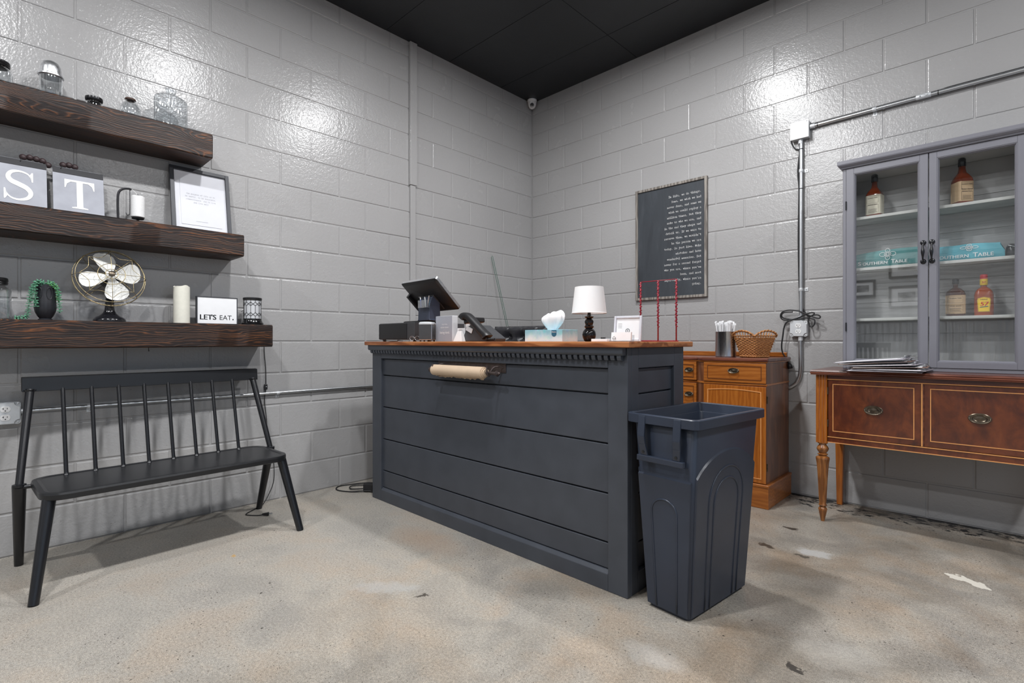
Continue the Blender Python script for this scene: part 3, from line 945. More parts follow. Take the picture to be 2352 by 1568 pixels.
# ------------------------------------------------------------------ honey walnut sideboard behind the counter
SX0, SX1, SF, SBK = 0.99, 2.335, -.475, -.030
XC0, XC1 = 1.395, 1.93                         # recessed centre section
t = thing('sideboard', 'honey-brown walnut sideboard against the right wall behind the counter', 'sideboard', ((SX0 + SX1) / 2, (SF + SBK) / 2, 0))
def front_outline(off, mould=0.0):
    """plan outline of the break-front (right to left along the front), closed at the back"""
    rec = .035
    f = SF - off
    pts = [(SX1 + off, SBK), (SX1 + off, f)]
    pts += [(XC1 + .012 - off * 0, f)]
    for k in range(7):
        a = PI / 2 * k / 6
        pts.append((XC1 + .012 - .05 * math.sin(a), f + rec * (1 - math.cos(a))))
    for k in range(9):
        u = k / 8
        pts.append((XC1 - .045 - (XC1 - XC0 - .09) * u, f + rec - .012 * math.sin(PI * u)))
    for k in range(7):
        a = PI / 2 * k / 6
        pts.append((XC0 + .038 - .05 * (1 - math.cos(a)), f + rec * (1 - math.sin(a))))
    pts += [(SX0 - off, f), (SX0 - off, SBK)]
    return pts
def slab(off, z0, z1):
    return B().prism(front_outline(off), (0, 0, z0), (1, 0, 0), (0, 1, 0), (0, 0, z1 - z0))
slab(-.004, .13, .893).build('carcass', M['walnut'], t)
slab(.0, .742, .755).build('waist_moulding', M['honeyx'], t, bev=.003)
slab(.012, .000, .128).build('plinth', M['honeyx'], t, bev=.003)
slab(.016, .128, .146).build('plinth_moulding', M['honeyx'], t, bev=.006, seg=3)
b = slab(.004, .884, .892)
b.build('cornice', M['honeyx'], t, bev=.002)
slab(.010, .892, .913).build('top', M['mahog'], t, bev=.005, seg=3)
B().box((SX0 + .01, SBK - .022, .913), (SX1 - .01, SBK, .944)).build('backsplash', M['honeyx'], t, bev=.004)
def oval_pull(parent, x, y, z, w, h, swing=True):
    """oval back plate with a bail; faces -y"""
    p = B()
    prof = [(1.0, 0), (1.0, .002), (.9, .0045), (.78, .003), (.66, .003), (.60, .0055), (.5, .003), (.3, .0035), (.01, .005)]
    rings = [[(x + w / 2 * r * math.cos(2 * PI * i / 32), y - d, z + h / 2 * r * math.sin(2 * PI * i / 32)) for i in range(32)] for r, d in prof]
    p.loft(rings, True)
    pl = p.build('pull_plate', M['brass'], parent, smooth=True)
    q = B()
    q.tube([(x + w * .44 * math.cos(a), y - .010 - .003 * math.sin(-a), z - .002 + h * .40 * math.sin(a)) for a in [PI + PI * k / 14 for k in range(15)]], .0024, 8)
    for sx in (-1, 1):
        q.sphere((x + sx * w * .44, y - .008, z), .0045, 8, 6)
    q.build('bail', M['brass'], pl, smooth='all')
    return pl
def frame_lines(parent, name, x0, x1, z0, z1, y, w, mat, arch=0.0):
    b = B()
    b.box((x0, y - .0025, z0), (x0 + w, y + .001, z1)).box((x1 - w, y - .0025, z0), (x1, y + .001, z1)).box((x0 + w, y - .0025, z0), (x1 - w, y + .001, z0 + w))
    n = 12
    for k in range(n):
        ua, ub = k / n, (k + 1) / n
        xa, xb = x0 + w + (x1 - x0 - 2 * w) * ua, x0 + w + (x1 - x0 - 2 * w) * ub
        za, zb = z1 + arch * math.sin(PI * ua), z1 + arch * math.sin(PI * ub)
        b.add([(xa, y - .0025, za - w), (xb, y - .0025, zb - w), (xb, y - .0025, zb), (xa, y - .0025, za), (xa, y + .001, za - w), (xb, y + .001, zb - w), (xb, y + .001, zb), (xa, y + .001, za)],
              [(0, 1, 2, 3), (4, 7, 6, 5), (0, 4, 5, 1), (3, 2, 6, 7)])
    return b.build(name, mat, parent)
M['honeyline'] = plain('dark_groove', lin(104, 56, 24), 0.4)
for x0, x1 in ((XC1 + .016, SX1 - .004), (SX0 + .004, XC0 - .016)):
    d = B().box((x0, SF - .006, .758), (x1, SF + .012, .881)).build('drawer', M['honeyx'], t, bev=.002)
    frame_lines(d, 'bead', x0 + .025, x1 - .025, .776, .864, SF - .006, .004, M['honeyline'])
    oval_pull(d, (x0 + x1) / 2, SF - .006, .832, .068, .034)
    d = B().box((x0, SF - .006, .150), (x1, SF + .012, .738)).build('door', M['honey'], t, bev=.002)
    frame_lines(d, 'bead', x0 + .026, x1 - .026, .175, .708, SF - .006, .005, M['inlay'], .010)
    for z in (.25, .66):
        B().box((SX1 - .003 if x0 > 1.5 else SX0 - .004, SF + .002, z - .022), (SX1 + .004 if x0 > 1.5 else SX0 + .003, SF + .009, z + .022)).build('hinge', M['brass'], d)
for z0, z1, word in ((.758, .881, 'd'), (.575, .738, 'd'), (.40, .570, 'd'), (.15, .395, 'd')):
    d = B().box((XC0 + .045, SF + .019, z0), (XC1 - .045, SF + .05, z1)).build('centre_drawer', M['honeyx'], t, bev=.002)
    frame_lines(d, 'bead', XC0 + .062, XC1 - .062, z0 + .018, z1 - .018, SF + .019, .004, M['honeyline'])
    for x in (XC0 + .11, XC1 - .095):
        oval_pull(d, x, SF + .019, (z0 + z1) / 2 + .006, .06, .032)

# ------------------------------------------------------------------ mahogany buffet table
GX0, GX1, GF, GB = 2.600, 3.560, -.495, -.030
t = thing('buffet_cabinet', 'dark red mahogany buffet on turned legs under the glazed hutch', 'buffet', ((GX0 + GX1) / 2, (GF + GB) / 2, 0))
GT = .857
BZ0, BZ1 = .452, .828
B().box((GX0 + .03, GF + .03, BZ0), (GX1 - .03, GB, BZ1)).build('case', M['mahog'], t)
b = B()
prof = [(0, .829), (.008, .8295), (.010, .832), (.007, .8345), (.011, .838), (.011, .842), (.007, .8445), (.011, .848), (.008, .8555), (0, GT)]
rings = []
for off, z in prof:
    rings.append([(GX0 - .012 - off, GF - .012 - off, z), (GX1 + .012 + off, GF - .012 - off, z), (GX1 + .012 + off, GB + .01, z), (GX0 - .012 - off, GB + .01, z)])
b.loft(rings, True).build('top', M['mahog'], t)
B().prism([(0, 0), (.72, 0), (.72, .018), (.70, .030), (.02, .030), (0, .018)], (GX0 + .08, GB + .004, GT), (1, 0, 0), (0, 0, 1), (0, -.018, 0)).build('backsplash', M['mahog'], t, bev=.002)
B().box((GX0 + .058, GF + .006, .806), (GX1 - .058, GF + .02, .829)).build('top_rail', M['mahog'], t, bev=.002)
B().box((GX0 + .058, GF + .003, .803), (GX1 - .058, GF + .02, .807)).build('inlay_strip', M['inlay'], t)
B().box((GX0 + .058, GF + .008, .452), (GX1 - .058, GF + .024, .486)).build('bottom_rail', M['burl'], t, bev=.001)
for z in (.452, .482):
    B().box((GX0 + .058, GF + .005, z), (GX1 - .058, GF + .012, z + .004)).build('inlay_strip', M['inlay'], t)
mid = (GX0 + GX1) / 2
for k, (x0, x1) in enumerate(((GX0 + .060, mid - .0125), (mid + .0015, GX1 - .060))):
    d = B().box((x0, GF + .008, .488), (x1, GF + .026, .802)).build('door', M['burl'], t, bev=.0015)
    frame_lines(d, 'inlay_line', x0 + .022, x1 - .026, .516, .780, GF + .009, .004, M['inlay'])
    oval_pull(d, (x0 + x1) / 2 + (0.006 if k == 0 else -.004), GF + .008, .650, .085, .050)
    for z in (.56, .74):
        hx = x0 - .004 if k == 0 else x1 - .002
        B().box((hx, GF + .004, z - .02), (hx + .006, GF + .012, z + .02)).build('hinge', M['brass'], d)
B().box((mid - .0115, GF + .006, .488), (mid - .0055, GF + .022, .803)).build('meeting_strip', M['inlay'], t)
B().box((mid - .0055, GF + .012, .488), (mid + .001, GF + .022, .803)).build('meeting_rebate', M['mahog'], t)
M['legwood'] = m_wood('turned_leg_walnut', lin(112, 66, 30), lin(146, 92, 46), lin(164, 108, 58), 'z', 1.1, 0.3, 0.25)
for x in (GX0 + .029, GX1 - .029):
    y = GF + .029
    # fluted square block
    pl = []
    hw = .0275
    for fx in range(4):
        a = R(90 * fx)
        for k in range(25):
            u = -1 + 2 * k / 25
            gpos = (u * .5 + .5) * 4 % 1.0
            groove = .0045 * max(0, math.sin(PI * gpos)) if abs(u) < .86 else 0
            px, py = u * hw, -hw + groove
            pl.append((x + px * math.cos(a) - py * math.sin(a), y + px * math.sin(a) + py * math.cos(a)))
    B().prism(pl, (0, 0, .446), (1, 0, 0), (0, 1, 0), (0, 0, .383)).build('fluted_block', M['honey'], t)
    prof = [(.009, 0), (.010, .004), (.013, .02), (.0205, .058), (.0225, .068), (.018, .078), (.013, .081), (.019, .086), (.0205, .092), (.0165, .10), (.0185, .118)]
    B().lathe(prof, (x, y, 0), 20).build('foot', M['legwood'], t, smooth=True)
    rings = []
    for rr, z in [(.0185, .118), (.0205, .16), (.023, .22), (.0265, .28), (.0305, .33), (.0345, .355), (.033, .362), (.022, .368)]:
        fl = 0.0028 if .12 < z < .35 else 0
        rings.append([(x + (rr - fl * (i % 3 == 0)) * math.cos(2 * PI * i / 36), y + (rr - fl * (i % 3 == 0)) * math.sin(2 * PI * i / 36), z) for i in range(36)])
    B().loft(rings, True).build('reeded_shaft', M['legwood'], t)
    prof = [(.022, .368), (.018, .372), (.024, .376), (.026, .380), (.017, .385), (.024, .395), (.029, .406), (.030, .412), (.026, .422), (.019, .43), (.0175, .438), (.024, .440), (.025, .446)]
    B().lathe(prof, (x, y, 0), 20).build('turned_bulb', M['legwood'], t, smooth=True)
    b = B()
    yb = GB - .02
    b.loft([[(x - s_, yb - s_, z), (x + s_, yb - s_, z), (x + s_, yb + s_, z), (x - s_, yb + s_, z)] for s_, z in ((.015, 0), (.022, .45), (.022, .828))], True)
    b.build('rear_leg', M['honey'], t, bev=.0015, seg=1)
B().box((GX0 + .012, GF + .05, .452), (GX0 + .03, GB - .03, .828)).build('side_panel', M['honey'], t)
B().box((GX1 - .03, GF + .05, .452), (GX1 - .012, GB - .03, .828)).build('side_panel', M['honey'], t)

# ------------------------------------------------------------------ glazed hutch
UX0, UX1, UF, UB = 2.694, 3.470, -.300, -.046
UZ0, UZ1 = GT + .0005, 2.018
t = thing('display_hutch', 'lavender-grey painted hutch with two glazed doors on the buffet', 'hutch', ((UX0 + UX1) / 2, (UF + UB) / 2, UZ0))
HM, HI = M['hutch'], M['hutchin']
for x0, x1 in ((UX0, UX0 + .018), (UX1 - .018, UX1)):
    B().box((x0, UF, UZ0), (x1, UB, UZ1)).build('side', HM, t, bev=.002, seg=1)
B().box((UX0 + .018, UF + .025, UZ0), (UX1 - .018, UB, UZ0 + .02)).build('bottom', HI, t)
B().box((UX0 + .018, UF + .022, UZ1 - .03), (UX1 - .018, UB, UZ1)).build('top_panel', HI, t)
B().box((UX0 + .018, UF, UZ0), (UX1 - .018, UF + .022, UZ0 + .018)).build('base_rail', HM, t, bev=.002)
nb = 6
zh = (UZ1 - UZ0 - .05) / nb
for k in range(nb):
    B().box((UX0 + .018, UB - .010, UZ0 + .02 + k * zh + .001), (UX1 - .018, UB - .002, UZ0 + .02 + (k + 1) * zh - .001)).build('back_board', M['hutchback'], t, bev=.001, seg=1)
prof = [(0, 2.012), (.006, 2.014), (.008, 2.020), (.014, 2.024), (.022, 2.032), (.024, 2.038), (.024, 2.056), (.018, 2.058)]
rings = [[(UX0 - o_, UF - o_ - .004, z), (UX1 + o_, UF - o_ - .004, z), (UX1 + o_, UB, z), (UX0 - o_, UB, z)] for o_, z in prof]
B().loft(rings, True).build('crown', HM, t)
for k, z in enumerate((1.734, 1.440, 1.149)):
    B().box((UX0 + .019, UF + .045, z - .016), (UX1 - .019, UB - .011, z)).build('shelf', M['shelfpaint'], t, bev=.0015, seg=1)
um = (UX0 + UX1) / 2
def door(x0, x1, gx0, gx1, gz0, gz1, hinge_x, knob_x):
    z0, z1 = UZ0 + .020, 2.010
    yf, ybk = UF - .004, UF + .018
    d = B().box((x0, yf, z0), (gx0, ybk, z1)).box((gx1, yf, z0), (x1, ybk, z1)).box((gx0, yf, z0), (gx1, ybk, gz0)).box((gx0, yf, gz1), (gx1, ybk, z1)).build('door_frame', HM, t, bev=.0012, seg=1)
    # ovolo bead round the glass
    b = B()
    w_ = .010
    pr = [(0, -.002), (.003, -.002), (w_, .008), (w_, .012), (0, .012)]
    for (ax, az), (bx, bz), nrm in (((gx0, gz0), (gx1, gz0), (0, 1)), ((gx1, gz0), (gx1, gz1), (-1, 0)), ((gx1, gz1), (gx0, gz1), (0, -1)), ((gx0, gz1), (gx0, gz0), (1, 0))):
        ra = []
        dx, dz = (1 if bx > ax else -1 if bx < ax else 0), (1 if bz > az else -1 if bz < az else 0)
        for i, (ex, ez, sg) in enumerate(((ax, az, 1), (bx, bz, -1))):
            ra.append([(ex + nrm[0] * o_ + dx * sg * o_, UF + y_, ez + nrm[1] * o_ + dz * sg * o_) for o_, y_ in pr])
        b.loft(ra, True)
    b.build('glazing_bead', HM, d)
    B().box((gx0 - .004, UF + .010, gz0 - .004), (gx1 + .004, UF + .013, gz1 + .004)).build('pane', M['pane'], d)
    for z in (1.10, 1.80):
        B().cyl((hinge_x, yf - .002, z - .025), (hinge_x, yf - .002, z + .025), .0035, n=8).build('hinge', M['blackmetal'], d, smooth=True)
    h = B()
    h.tube([(knob_x, yf - .002, 1.540), (knob_x, yf - .018, 1.533), (knob_x, yf - .024, 1.512), (knob_x, yf - .026, 1.490), (knob_x, yf - .024, 1.468), (knob_x, yf - .018, 1.447), (knob_x, yf - .002, 1.440)], .004, 10, smooth=4,
           radii=lambda u: .0038 + .0045 * math.exp(-((u - .5) / .16) ** 2))
    for z in (1.540, 1.440):
        h.lathe([(.013, 0), (.013, .003), (.010, .006), (.004, .008)], (knob_x, yf, z), 14, axis=(0, -1, 0))
    h.build('handle', M['blackmetal'], d, smooth=True)
    return d
door(UX0 + .018, um - .002, UX0 + .054, um - .037, .908, 1.978, UX0 + .017, um - .022)
door(um + .002, UX1 - .018, um + .034, UX1 - .054, .908, 1.978, UX1 - .017, um + .014)

# ------------------------------------------------------------------ glass on the top shelf
M['lidsilver'] = m_brushed('spun_aluminium', (0.7, 0.71, 0.73), 0.35, 'y')
M['ironlid'] = plain('black_tin_lid', lin(40, 40, 42), 0.3, 0.6, var=0.15)
M['cork'] = plain('brown_cork_stopper', lin(70, 48, 38), 0.6)
Z = SH1
def jar(name, label, cat, c, prof, lid=None, lidmat=None, lidname='lid', n=32, sx=1.0, sy=1.0, extra=None, ribs=0):
    t = thing(name, label, cat, c)
    b = B()
    if ribs:
        rings = []
        for r_, z_ in prof:
            rg = []
            for i in range(ribs * 4):
                a = 2 * PI * i / (ribs * 4)
                q = 1 + .02 * math.cos(a * ribs) * (1 if .01 < z_ < .17 else 0)
                rg.append((c[0] + sx * r_ * q * math.cos(a), c[1] + sy * r_ * q * math.sin(a), c[2] + z_))
            rings.append(rg)
        b.loft(rings, False)
        b.add([(p[0], p[1], p[2]) for p in rings[0]], [tuple(range(len(rings[0])))])
    else:
        b.lathe(prof, c, n, False, sx=sx, sy=sy)
        b.lathe([(prof[0][0], prof[0][1]), (.001, prof[0][1] + .002)], c, n, False, sx=sx, sy=sy)
    g = b.build('glass_body', M['jar'], t, smooth=True)
    if lid:
        B().lathe(lid, c, n).build(lidname, lidmat, t, smooth=True)
    return t
jar('mason_jar', 'stout clear jar with black ringed lid at the left end of the top shelf', 'jar', (.11, -3.737, Z), [(.042, .001), (.052, .006), (.055, .02), (.055, .068), (.050, .082), (.041, .090), (.041, .098)],
    [(.043, .092), (.046, .094), (.045, .098), (.047, .101), (.045, .105), (.047, .109), (.046, .115), (.040, .118), (.001, .118)], M['ironlid'])
jar('shaker_jar', 'ribbed clear tumbler with silver domed lid on the top shelf', 'jar', (.11, -3.553, Z), [(.036, .001), (.040, .006), (.041, .05), (.042, .110), (.043, .118)],
    [(.0435, .108), (.048, .112), (.048, .118), (.041, .123), (.040, .140), (.037, .160), (.029, .176), (.016, .185), (.001, .187)], M['lidsilver'], 'domed_lid', ribs=18)
jar('spice_jar', 'squat clear jar with flat dark lid on the top shelf', 'jar', (.11, -3.393, Z), [(.028, .001), (.033, .005), (.034, .03), (.030, .044), (.027, .05)],
    [(.031, .046), (.035, .050), (.036, .058), (.035, .066), (.030, .068), (.001, .068)], M['ironlid'])
jar('apothecary_jar', 'small round embossed glass jar with brown stopper on the top shelf', 'jar', (.11, -3.246, Z), [(.032, .001), (.042, .008), (.045, .03), (.044, .062), (.036, .082), (.022, .092), (.020, .10), (.024, .103)],
    [(.019, .10), (.024, .104), (.024, .110), (.021, .113), (.001, .113)], M['cork'], 'stopper')
jar('ribbed_bottle', 'large flat ribbed glass bottle at the right end of the top shelf', 'bottle', (.11, -3.067, Z), [(.066, .001), (.074, .006), (.077, .02), (.077, .162), (.070, .178), (.048, .190), (.027, .197), (.023, .203), (.023, .212), (.027, .216), (.027, .226), (.022, .229)],
    sx=.42, sy=1.0, ribs=22)

# ------------------------------------------------------------------ letter plates on the middle shelf
M['plate'] = plain('grey_zinc_plate', lin(142, 144, 152), 0.5, 0.25, var=0.10, vs=14)
M['plateband'] = plain('dark_band', lin(34, 34, 39), 0.6)
M['bead'] = plain('dark_wood_bead', lin(62, 48, 50), 0.5, var=0.15)
Z = SH2
def leaner(name, label, cat, y0, y1, h, xb, xt, z):
    """frame of a plate leaning on the left wall: returns thing and mapper (u along +y, v up the plate, w out)"""
    d = Vector((xt - xb, 0, math.sqrt(max(1e-6, h * h - (xt - xb) ** 2)))).normalized()
    nrm = Vector((d.z, 0, -d.x))
    t = thing(name, label, cat, (xb, (y0 + y1) / 2, z))
    o = Vector((xb, y0, z))
    return t, (lambda u, v, w_: o + Vector((0, u, 0)) + d * v + nrm * w_), d, nrm
def slabmap(mp, u0, u1, v0, v1, w0, w1):
    b = B()
    b.add([mp(u0, v0, w0), mp(u1, v0, w0), mp(u1, v1, w0), mp(u0, v1, w0), mp(u0, v0, w1), mp(u1, v0, w1), mp(u1, v1, w1), mp(u0, v1, w1)],
          [(3, 2, 1, 0), (4, 5, 6, 7), (0, 1, 5, 4), (1, 2, 6, 5), (2, 3, 7, 6), (3, 0, 4, 7)])
    return b
def letter_s():
    pts = [(.86, .70, .02), (.84, .80, .03), (.74, .92, .04), (.52, .975, .05), (.29, .92, .085), (.20, .77, .11), (.28, .63, .12), (.50, .54, .125), (.72, .44, .12), (.83, .28, .11), (.74, .11, .085), (.50, .03, .05), (.28, .07, .04), (.15, .20, .03), (.12, .32, .02)]
    P = crom([Vector(p) for p in pts], 5)
    Lf, Rt = [], []
    for i, p in enumerate(P):
        a, c = P[max(0, i - 1)], P[min(len(P) - 1, i + 1)]
        d = Vector((c.x - a.x, c.y - a.y))
        d.normalize()
        nn_ = Vector((-d.y, d.x)) * p.z / 2 * 1.25
        Lf.append((p.x + nn_.x, p.y + nn_.y)); Rt.append((p.x - nn_.x, p.y - nn_.y))
    quads = [[Lf[i], Lf[i + 1], Rt[i + 1], Rt[i]] for i in range(len(P) - 1)]
    quads += [[(.86, .66), (.90, .66), (.90, .98), (.86, .98), (.80, .88)], [(.08, .02), (.12, .02), (.18, .12), (.12, .36), (.08, .36)]]
    return quads
def letter_t():
    q = [[(.40, .06), (.60, .06), (.60, .94), (.40, .94)], [(.24, 0), (.76, 0), (.76, .035), (.60, .065), (.40, .065), (.24, .035)], [(.02, 1.0), (.02, .93), (.98, .93), (.98, 1.0)]]
    for s in (-1, 1):
        q.append([(.5 + s * .48, 1.0), (.5 + s * .48, .70), (.5 + s * .45, .70), (.5 + s * .40, .85), (.5 + s * .28, .93), (.5 + s * .1, .95)])
    return q
def letter_plate(label, y0, y1, quads, lw, lh, lu, lv, beads):
    hh = .246
    t, mp, d, nrm = leaner('letter_plate', label, 'sign', y0, y1, hh, .118, .062, Z)
    w_ = y1 - y0
    poly = [(0, 0), (w_, 0), (w_, hh - .012), (w_ - .012, hh), (.012, hh), (0, hh - .012)]
    b = B()
    b.add([mp(u, v, 0) for u, v in poly] + [mp(u, v, .004) for u, v in poly], [(5, 4, 3, 2, 1, 0), (6, 7, 8, 9, 10, 11)] + [(i, (i + 1) % 6, 6 + (i + 1) % 6, 6 + i) for i in range(6)])
    pl = b.build('plate', M['plate'], t, bev=.0006, seg=1)
    slabmap(mp, .001, w_ - .001, hh - .032, hh - .002, .0042, .006).build('top_band', M['plateband'], t, bev=.0006, seg=1)
    b = B()
    for i_, q in enumerate(quads):
        qq = [(lu + x * lw, lv + y * lh) for x, y in q]
        b.add([mp(u, v, .0052 + (.00012 * i_ if len(quads) < 9 else .0002 * (i_ % 2))) for u, v in qq], [tuple(range(len(qq)))])
    b.build('letter', M['white'], t, fix=False)
    for u, v in beads:
        c = mp(u, v + .006, -.004)
        B().sphere(c, .0140, 12, 8).build('wooden_bead', M['bead'], t, smooth='all')
    B().tube([mp(beads[0][0] - .01, hh - .012, .006), mp(beads[0][0] - .004, hh + .006, .004), mp(beads[0][0], hh + .01, -.008)], .002, 6, smooth=3).build('string_knot', M['black'], t, smooth='all')
    return t
letter_plate('grey metal plate with white letter S on the middle shelf', -3.762, -3.566, letter_s(), .120, .150, .040, .038, [(.115, .258), (.138, .262), (.161, .260), (.183, .256), (.202, .240)])
letter_plate('grey metal plate with white letter T on the middle shelf', -3.545, -3.352, letter_t(), .118, .148, .040, .038, [(.040, .256), (.062, .260), (.084, .256)])

# iron twine stand
M['iron'] = plain('black_cast_iron', lin(38, 38, 42), 0.5, 0.3, var=0.15)
M['twine'] = plain('white_cotton_twine', lin(232, 232, 232), 0.85, var=0.05, vs=200, bump=0.6, bs=400)
t = thing('twine_stand', 'black iron arched stand for twine on the middle shelf', 'stand', (.12, -3.243, Z))
b = B().loft([[(.12 + x * s_, -3.243 + y * s_, Z + z) for x, y in rrect(.038, .062, .03, 6)] for s_, z in ((1, 0), (1, .005), (.9, .010), (.3, .012))], True)
b.build('base', M['iron'], t, smooth=True)
B().tube([(.12, -3.298, Z + .006), (.12, -3.300, Z + .10), (.12, -3.296, Z + .150), (.12, -3.278, Z + .172), (.12, -3.252, Z + .178), (.12, -3.244, Z + .174)], .0055, 8, smooth=5).build('arch', M['iron'], t, smooth=True)
B().tube([(.12, -3.25, Z + .182), (.12, -3.25, Z + .06), (.12, -3.254, Z + .044), (.12, -3.262, Z + .042), (.12, -3.266, Z + .052)], .0018, 6, smooth=3).build('hook_wire', M['iron'], t, smooth=True)
B().lathe([(.004, .008), (.006, .02), (.006, .025), (.026, .027), (.028, .031), (.004, .034), (.003, .15), (.008, .152), (.001, .156)], (.12, -3.216, Z), 16).build('spindle', M['iron'], t, smooth=True)
t = thing('twine_spool', 'spool of white twine on the iron stand', 'spool', (.12, -3.216, Z + .034))
prof = [(.006, .0345), (.027, .035)]
for k in range(22):
    prof += [(.0298, .037 + k * .0049), (.0308, .0395 + k * .0049)]
prof += [(.024, .147), (.006, .148)]
B().lathe(prof, (.12, -3.216, Z), 24).build('wound_twine', M['twine'], t, smooth='all')
B().tube([(.12, -3.216, Z + .147), (.122, -3.228, Z + .166), (.121, -3.25, Z + .182)], .0012, 5, smooth=3).build('loose_end', M['twine'], t)

# framed quotation
M['greyink'] = plain('pale_grey_ink', lin(150, 150, 155), 0.8)
M['darkink'] = plain('black_ink', lin(24, 26, 32), 0.7)
M['frameblk'] = plain('slate_black_frame', lin(56, 58, 64), 0.45)
hh, y0, y1 = .378, -3.060, -2.760
t, mp, d, nrm = leaner('framed_quote', 'dark framed white quotation print leaning on the middle shelf', 'picture frame', y0, y1, hh, .095, .028, Z)
w_ = y1 - y0
for nm, a in (('frame_stile', (0, .020, 0, hh)), ('frame_stile', (w_ - .020, w_, 0, hh)), ('frame_rail', (.020, w_ - .020, 0, .020)), ('frame_rail', (.020, w_ - .020, hh - .020, hh))):
    slabmap(mp, *a, -.004, .014).build(nm, M['frameblk'], t, bev=.0012, seg=1)
slabmap(mp, .018, w_ - .018, .018, hh - .018, -.002, .002).build('backing', M['paper'], t)
slabmap(mp, .048, w_ - .048, .045, hh - .040, .003, .0042).build('print', M['paper'], t)
b = B()
for k, ln in enumerate(('The purpose of life is to', 'be useful, to be honorable,', 'compassionate, and to live', 'and live well')):
    typewriter(b, ln.replace('T', 't'), .0058, mp(w_ / 2 + .0029 * len(ln), .225 - k * .0165, .0046), (0, 1, 0), d, 'R', .6)
b.add([mp(w_ / 2 - .03, .068, .0046), mp(w_ / 2 + .03, .068, .0046), mp(w_ / 2 + .03, .0695, .0046), mp(w_ / 2 - .03, .0695, .0046)], [(0, 1, 2, 3)])
b.build('lettering', M['greyink'], t, fix=False)
slabmap(mp, .020, w_ - .020, .020, hh - .020, .0085, .0095).build('glass', M['picglass'], t)

# ------------------------------------------------------------------ lowest shelf
Z = SH3
jar('mason_jar', 'tall clear jar with black screw lid at the left end of the lowest shelf', 'jar', (.13, -3.741, Z), [(.042, .001), (.052, .006), (.054, .02), (.054, .128), (.050, .142), (.041, .152), (.039, .162)],
    [(.040, .154), (.043, .156), (.042, .160), (.044, .163), (.042, .168), (.044, .172), (.043, .184), (.040, .187), (.001, .187)], M['ironlid'])
# fluted black vase and its trailing succulent
M['vase'] = plain('matt_black_glaze', lin(34, 35, 40), 0.38, var=0.1)
vc = (.13, -3.574, Z)
t = thing('black_vase', 'black fluted tulip-shaped vase on the lowest shelf', 'vase', vc)
rings = []
prof = [(.020, .0), (.0265, .001), (.0265, .006), (.021, .009), (.028, .020), (.0365, .040), (.0395, .058), (.0385, .085), (.0345, .120), (.0325, .145), (.0335, .165), (.0305, .163), (.0295, .12), (.033, .06), (.012, .03)]
nseg = 72
for k, (r_, z_) in enumerate(prof):
    rg = []
    for i in range(nseg):
        a = 2 * PI * i / nseg
        q = 1 + (.022 * abs(math.cos(a * 6)) if 4 <= k <= 10 else 0)
        dz = .010 * (abs(math.cos(a * 3)) - .6) if k in (10, 11) else 0
        rg.append((vc[0] + r_ * q * math.cos(a), vc[1] + r_ * q * math.sin(a), vc[2] + z_ + dz))
    rings.append(rg)
B().loft(rings, True).build('body', M['vase'], t, smooth=True)
for a0 in (0.35, -0.7, 1.4):
    pts = []
    for k in range(24):
        th = 2 * PI * k / 24
        u, v = .011 * math.cos(th), .028 * math.sin(th)
        zz = .125 + v
        rr = .0362 - .028 * (zz - .12) * 1.0
        a = a0 + u / rr
        pts.append((vc[0] + rr * math.cos(a), vc[1] + rr * math.sin(a), vc[2] + zz))
    B().tube(pts, .0017, 6, closed=True).build('relief_loop', M['vase'], t, smooth='all')
M['succ'] = plain('blue_green_succulent', lin(92, 150, 120), 0.5, var=0.22, vs=70)
M['succ2'] = plain('bright_green_succulent', lin(104, 172, 96), 0.5, var=0.22, vs=70)
t = thing('trailing_succulent', 'trailing green bead-leaf succulent spilling from the black vase', 'plant', (vc[0], vc[1], Z + .15))
strands = [
 ([(0, 0, .15), (.012, -.018, .182), (.026, -.032, .172), (.034, -.038, .14), (.036, -.036, .10), (.036, -.034, .062)], 'succ'),
 ([(0, 0, .15), (.0, -.022, .172), (.012, -.044, .155), (.020, -.052, .12), (.022, -.056, .085), (.022, -.060, .045), (.022, -.064, .016), (.024, -.085, .009), (.026, -.106, .008)], 'succ'),
 ([(0, 0, .15), (.015, .004, .176), (.022, .022, .176), (.026, .040, .150), (.028, .047, .11), (.028, .048, .07), (.028, .049, .036)], 'succ'),
 ([(0, 0, .15), (.010, -.010, .178), (.018, -.030, .176), (.026, -.044, .150), (.028, -.047, .12), (.028, -.049, .085)], 'succ'),
 ([(0, 0, .15), (.012, .010, .172), (.020, .028, .168), (.024, .038, .152)], 'succ2'),
 ([(0, 0, .15), (-.01, .016, .168), (-.006, .036, .160), (.004, .044, .130), (.01, .046, .09)], 'succ2'),
]
for pts, mk in strands:
    P = crom([Vector(p) + Vector(vc) for p in pts], 10)
    st = B().tube(P, .0013, 5).build('stem', M[mk], t, smooth='all')
    b = B()
    k = 0
    acc = 0
    for i in range(3, len(P) - 1):
        acc += (P[i] - P[i - 1]).length
        if acc < .0042:
            continue
        acc = 0
        tg = (P[i + 1] - P[i]).normalized()
        x = tg.orthogonal().normalized()
        y = tg.cross(x)
        for q in range(2):
            a = k * 1.3 + q * PI
            dd = (math.cos(a) * x + math.sin(a) * y)
            c = P[i] + dd * .0062 + tg * .001
            mrot = dd.to_track_quat('Z', 'Y').to_matrix()
            rings = [[c + mrot @ Vector((.0029 * math.sin(PI * s_) * math.cos(2 * PI * m_ / 6), .0026 * math.sin(PI * s_) * math.sin(2 * PI * m_ / 6), -.0062 * math.cos(PI * s_))) for m_ in range(6)] for s_ in (.12, .35, .62, .88)]
            b.loft(rings, True)
        k += 1
    lv = b.build('leaves', M[mk], st, smooth='all')
    lv['kind'] = 'stuff'

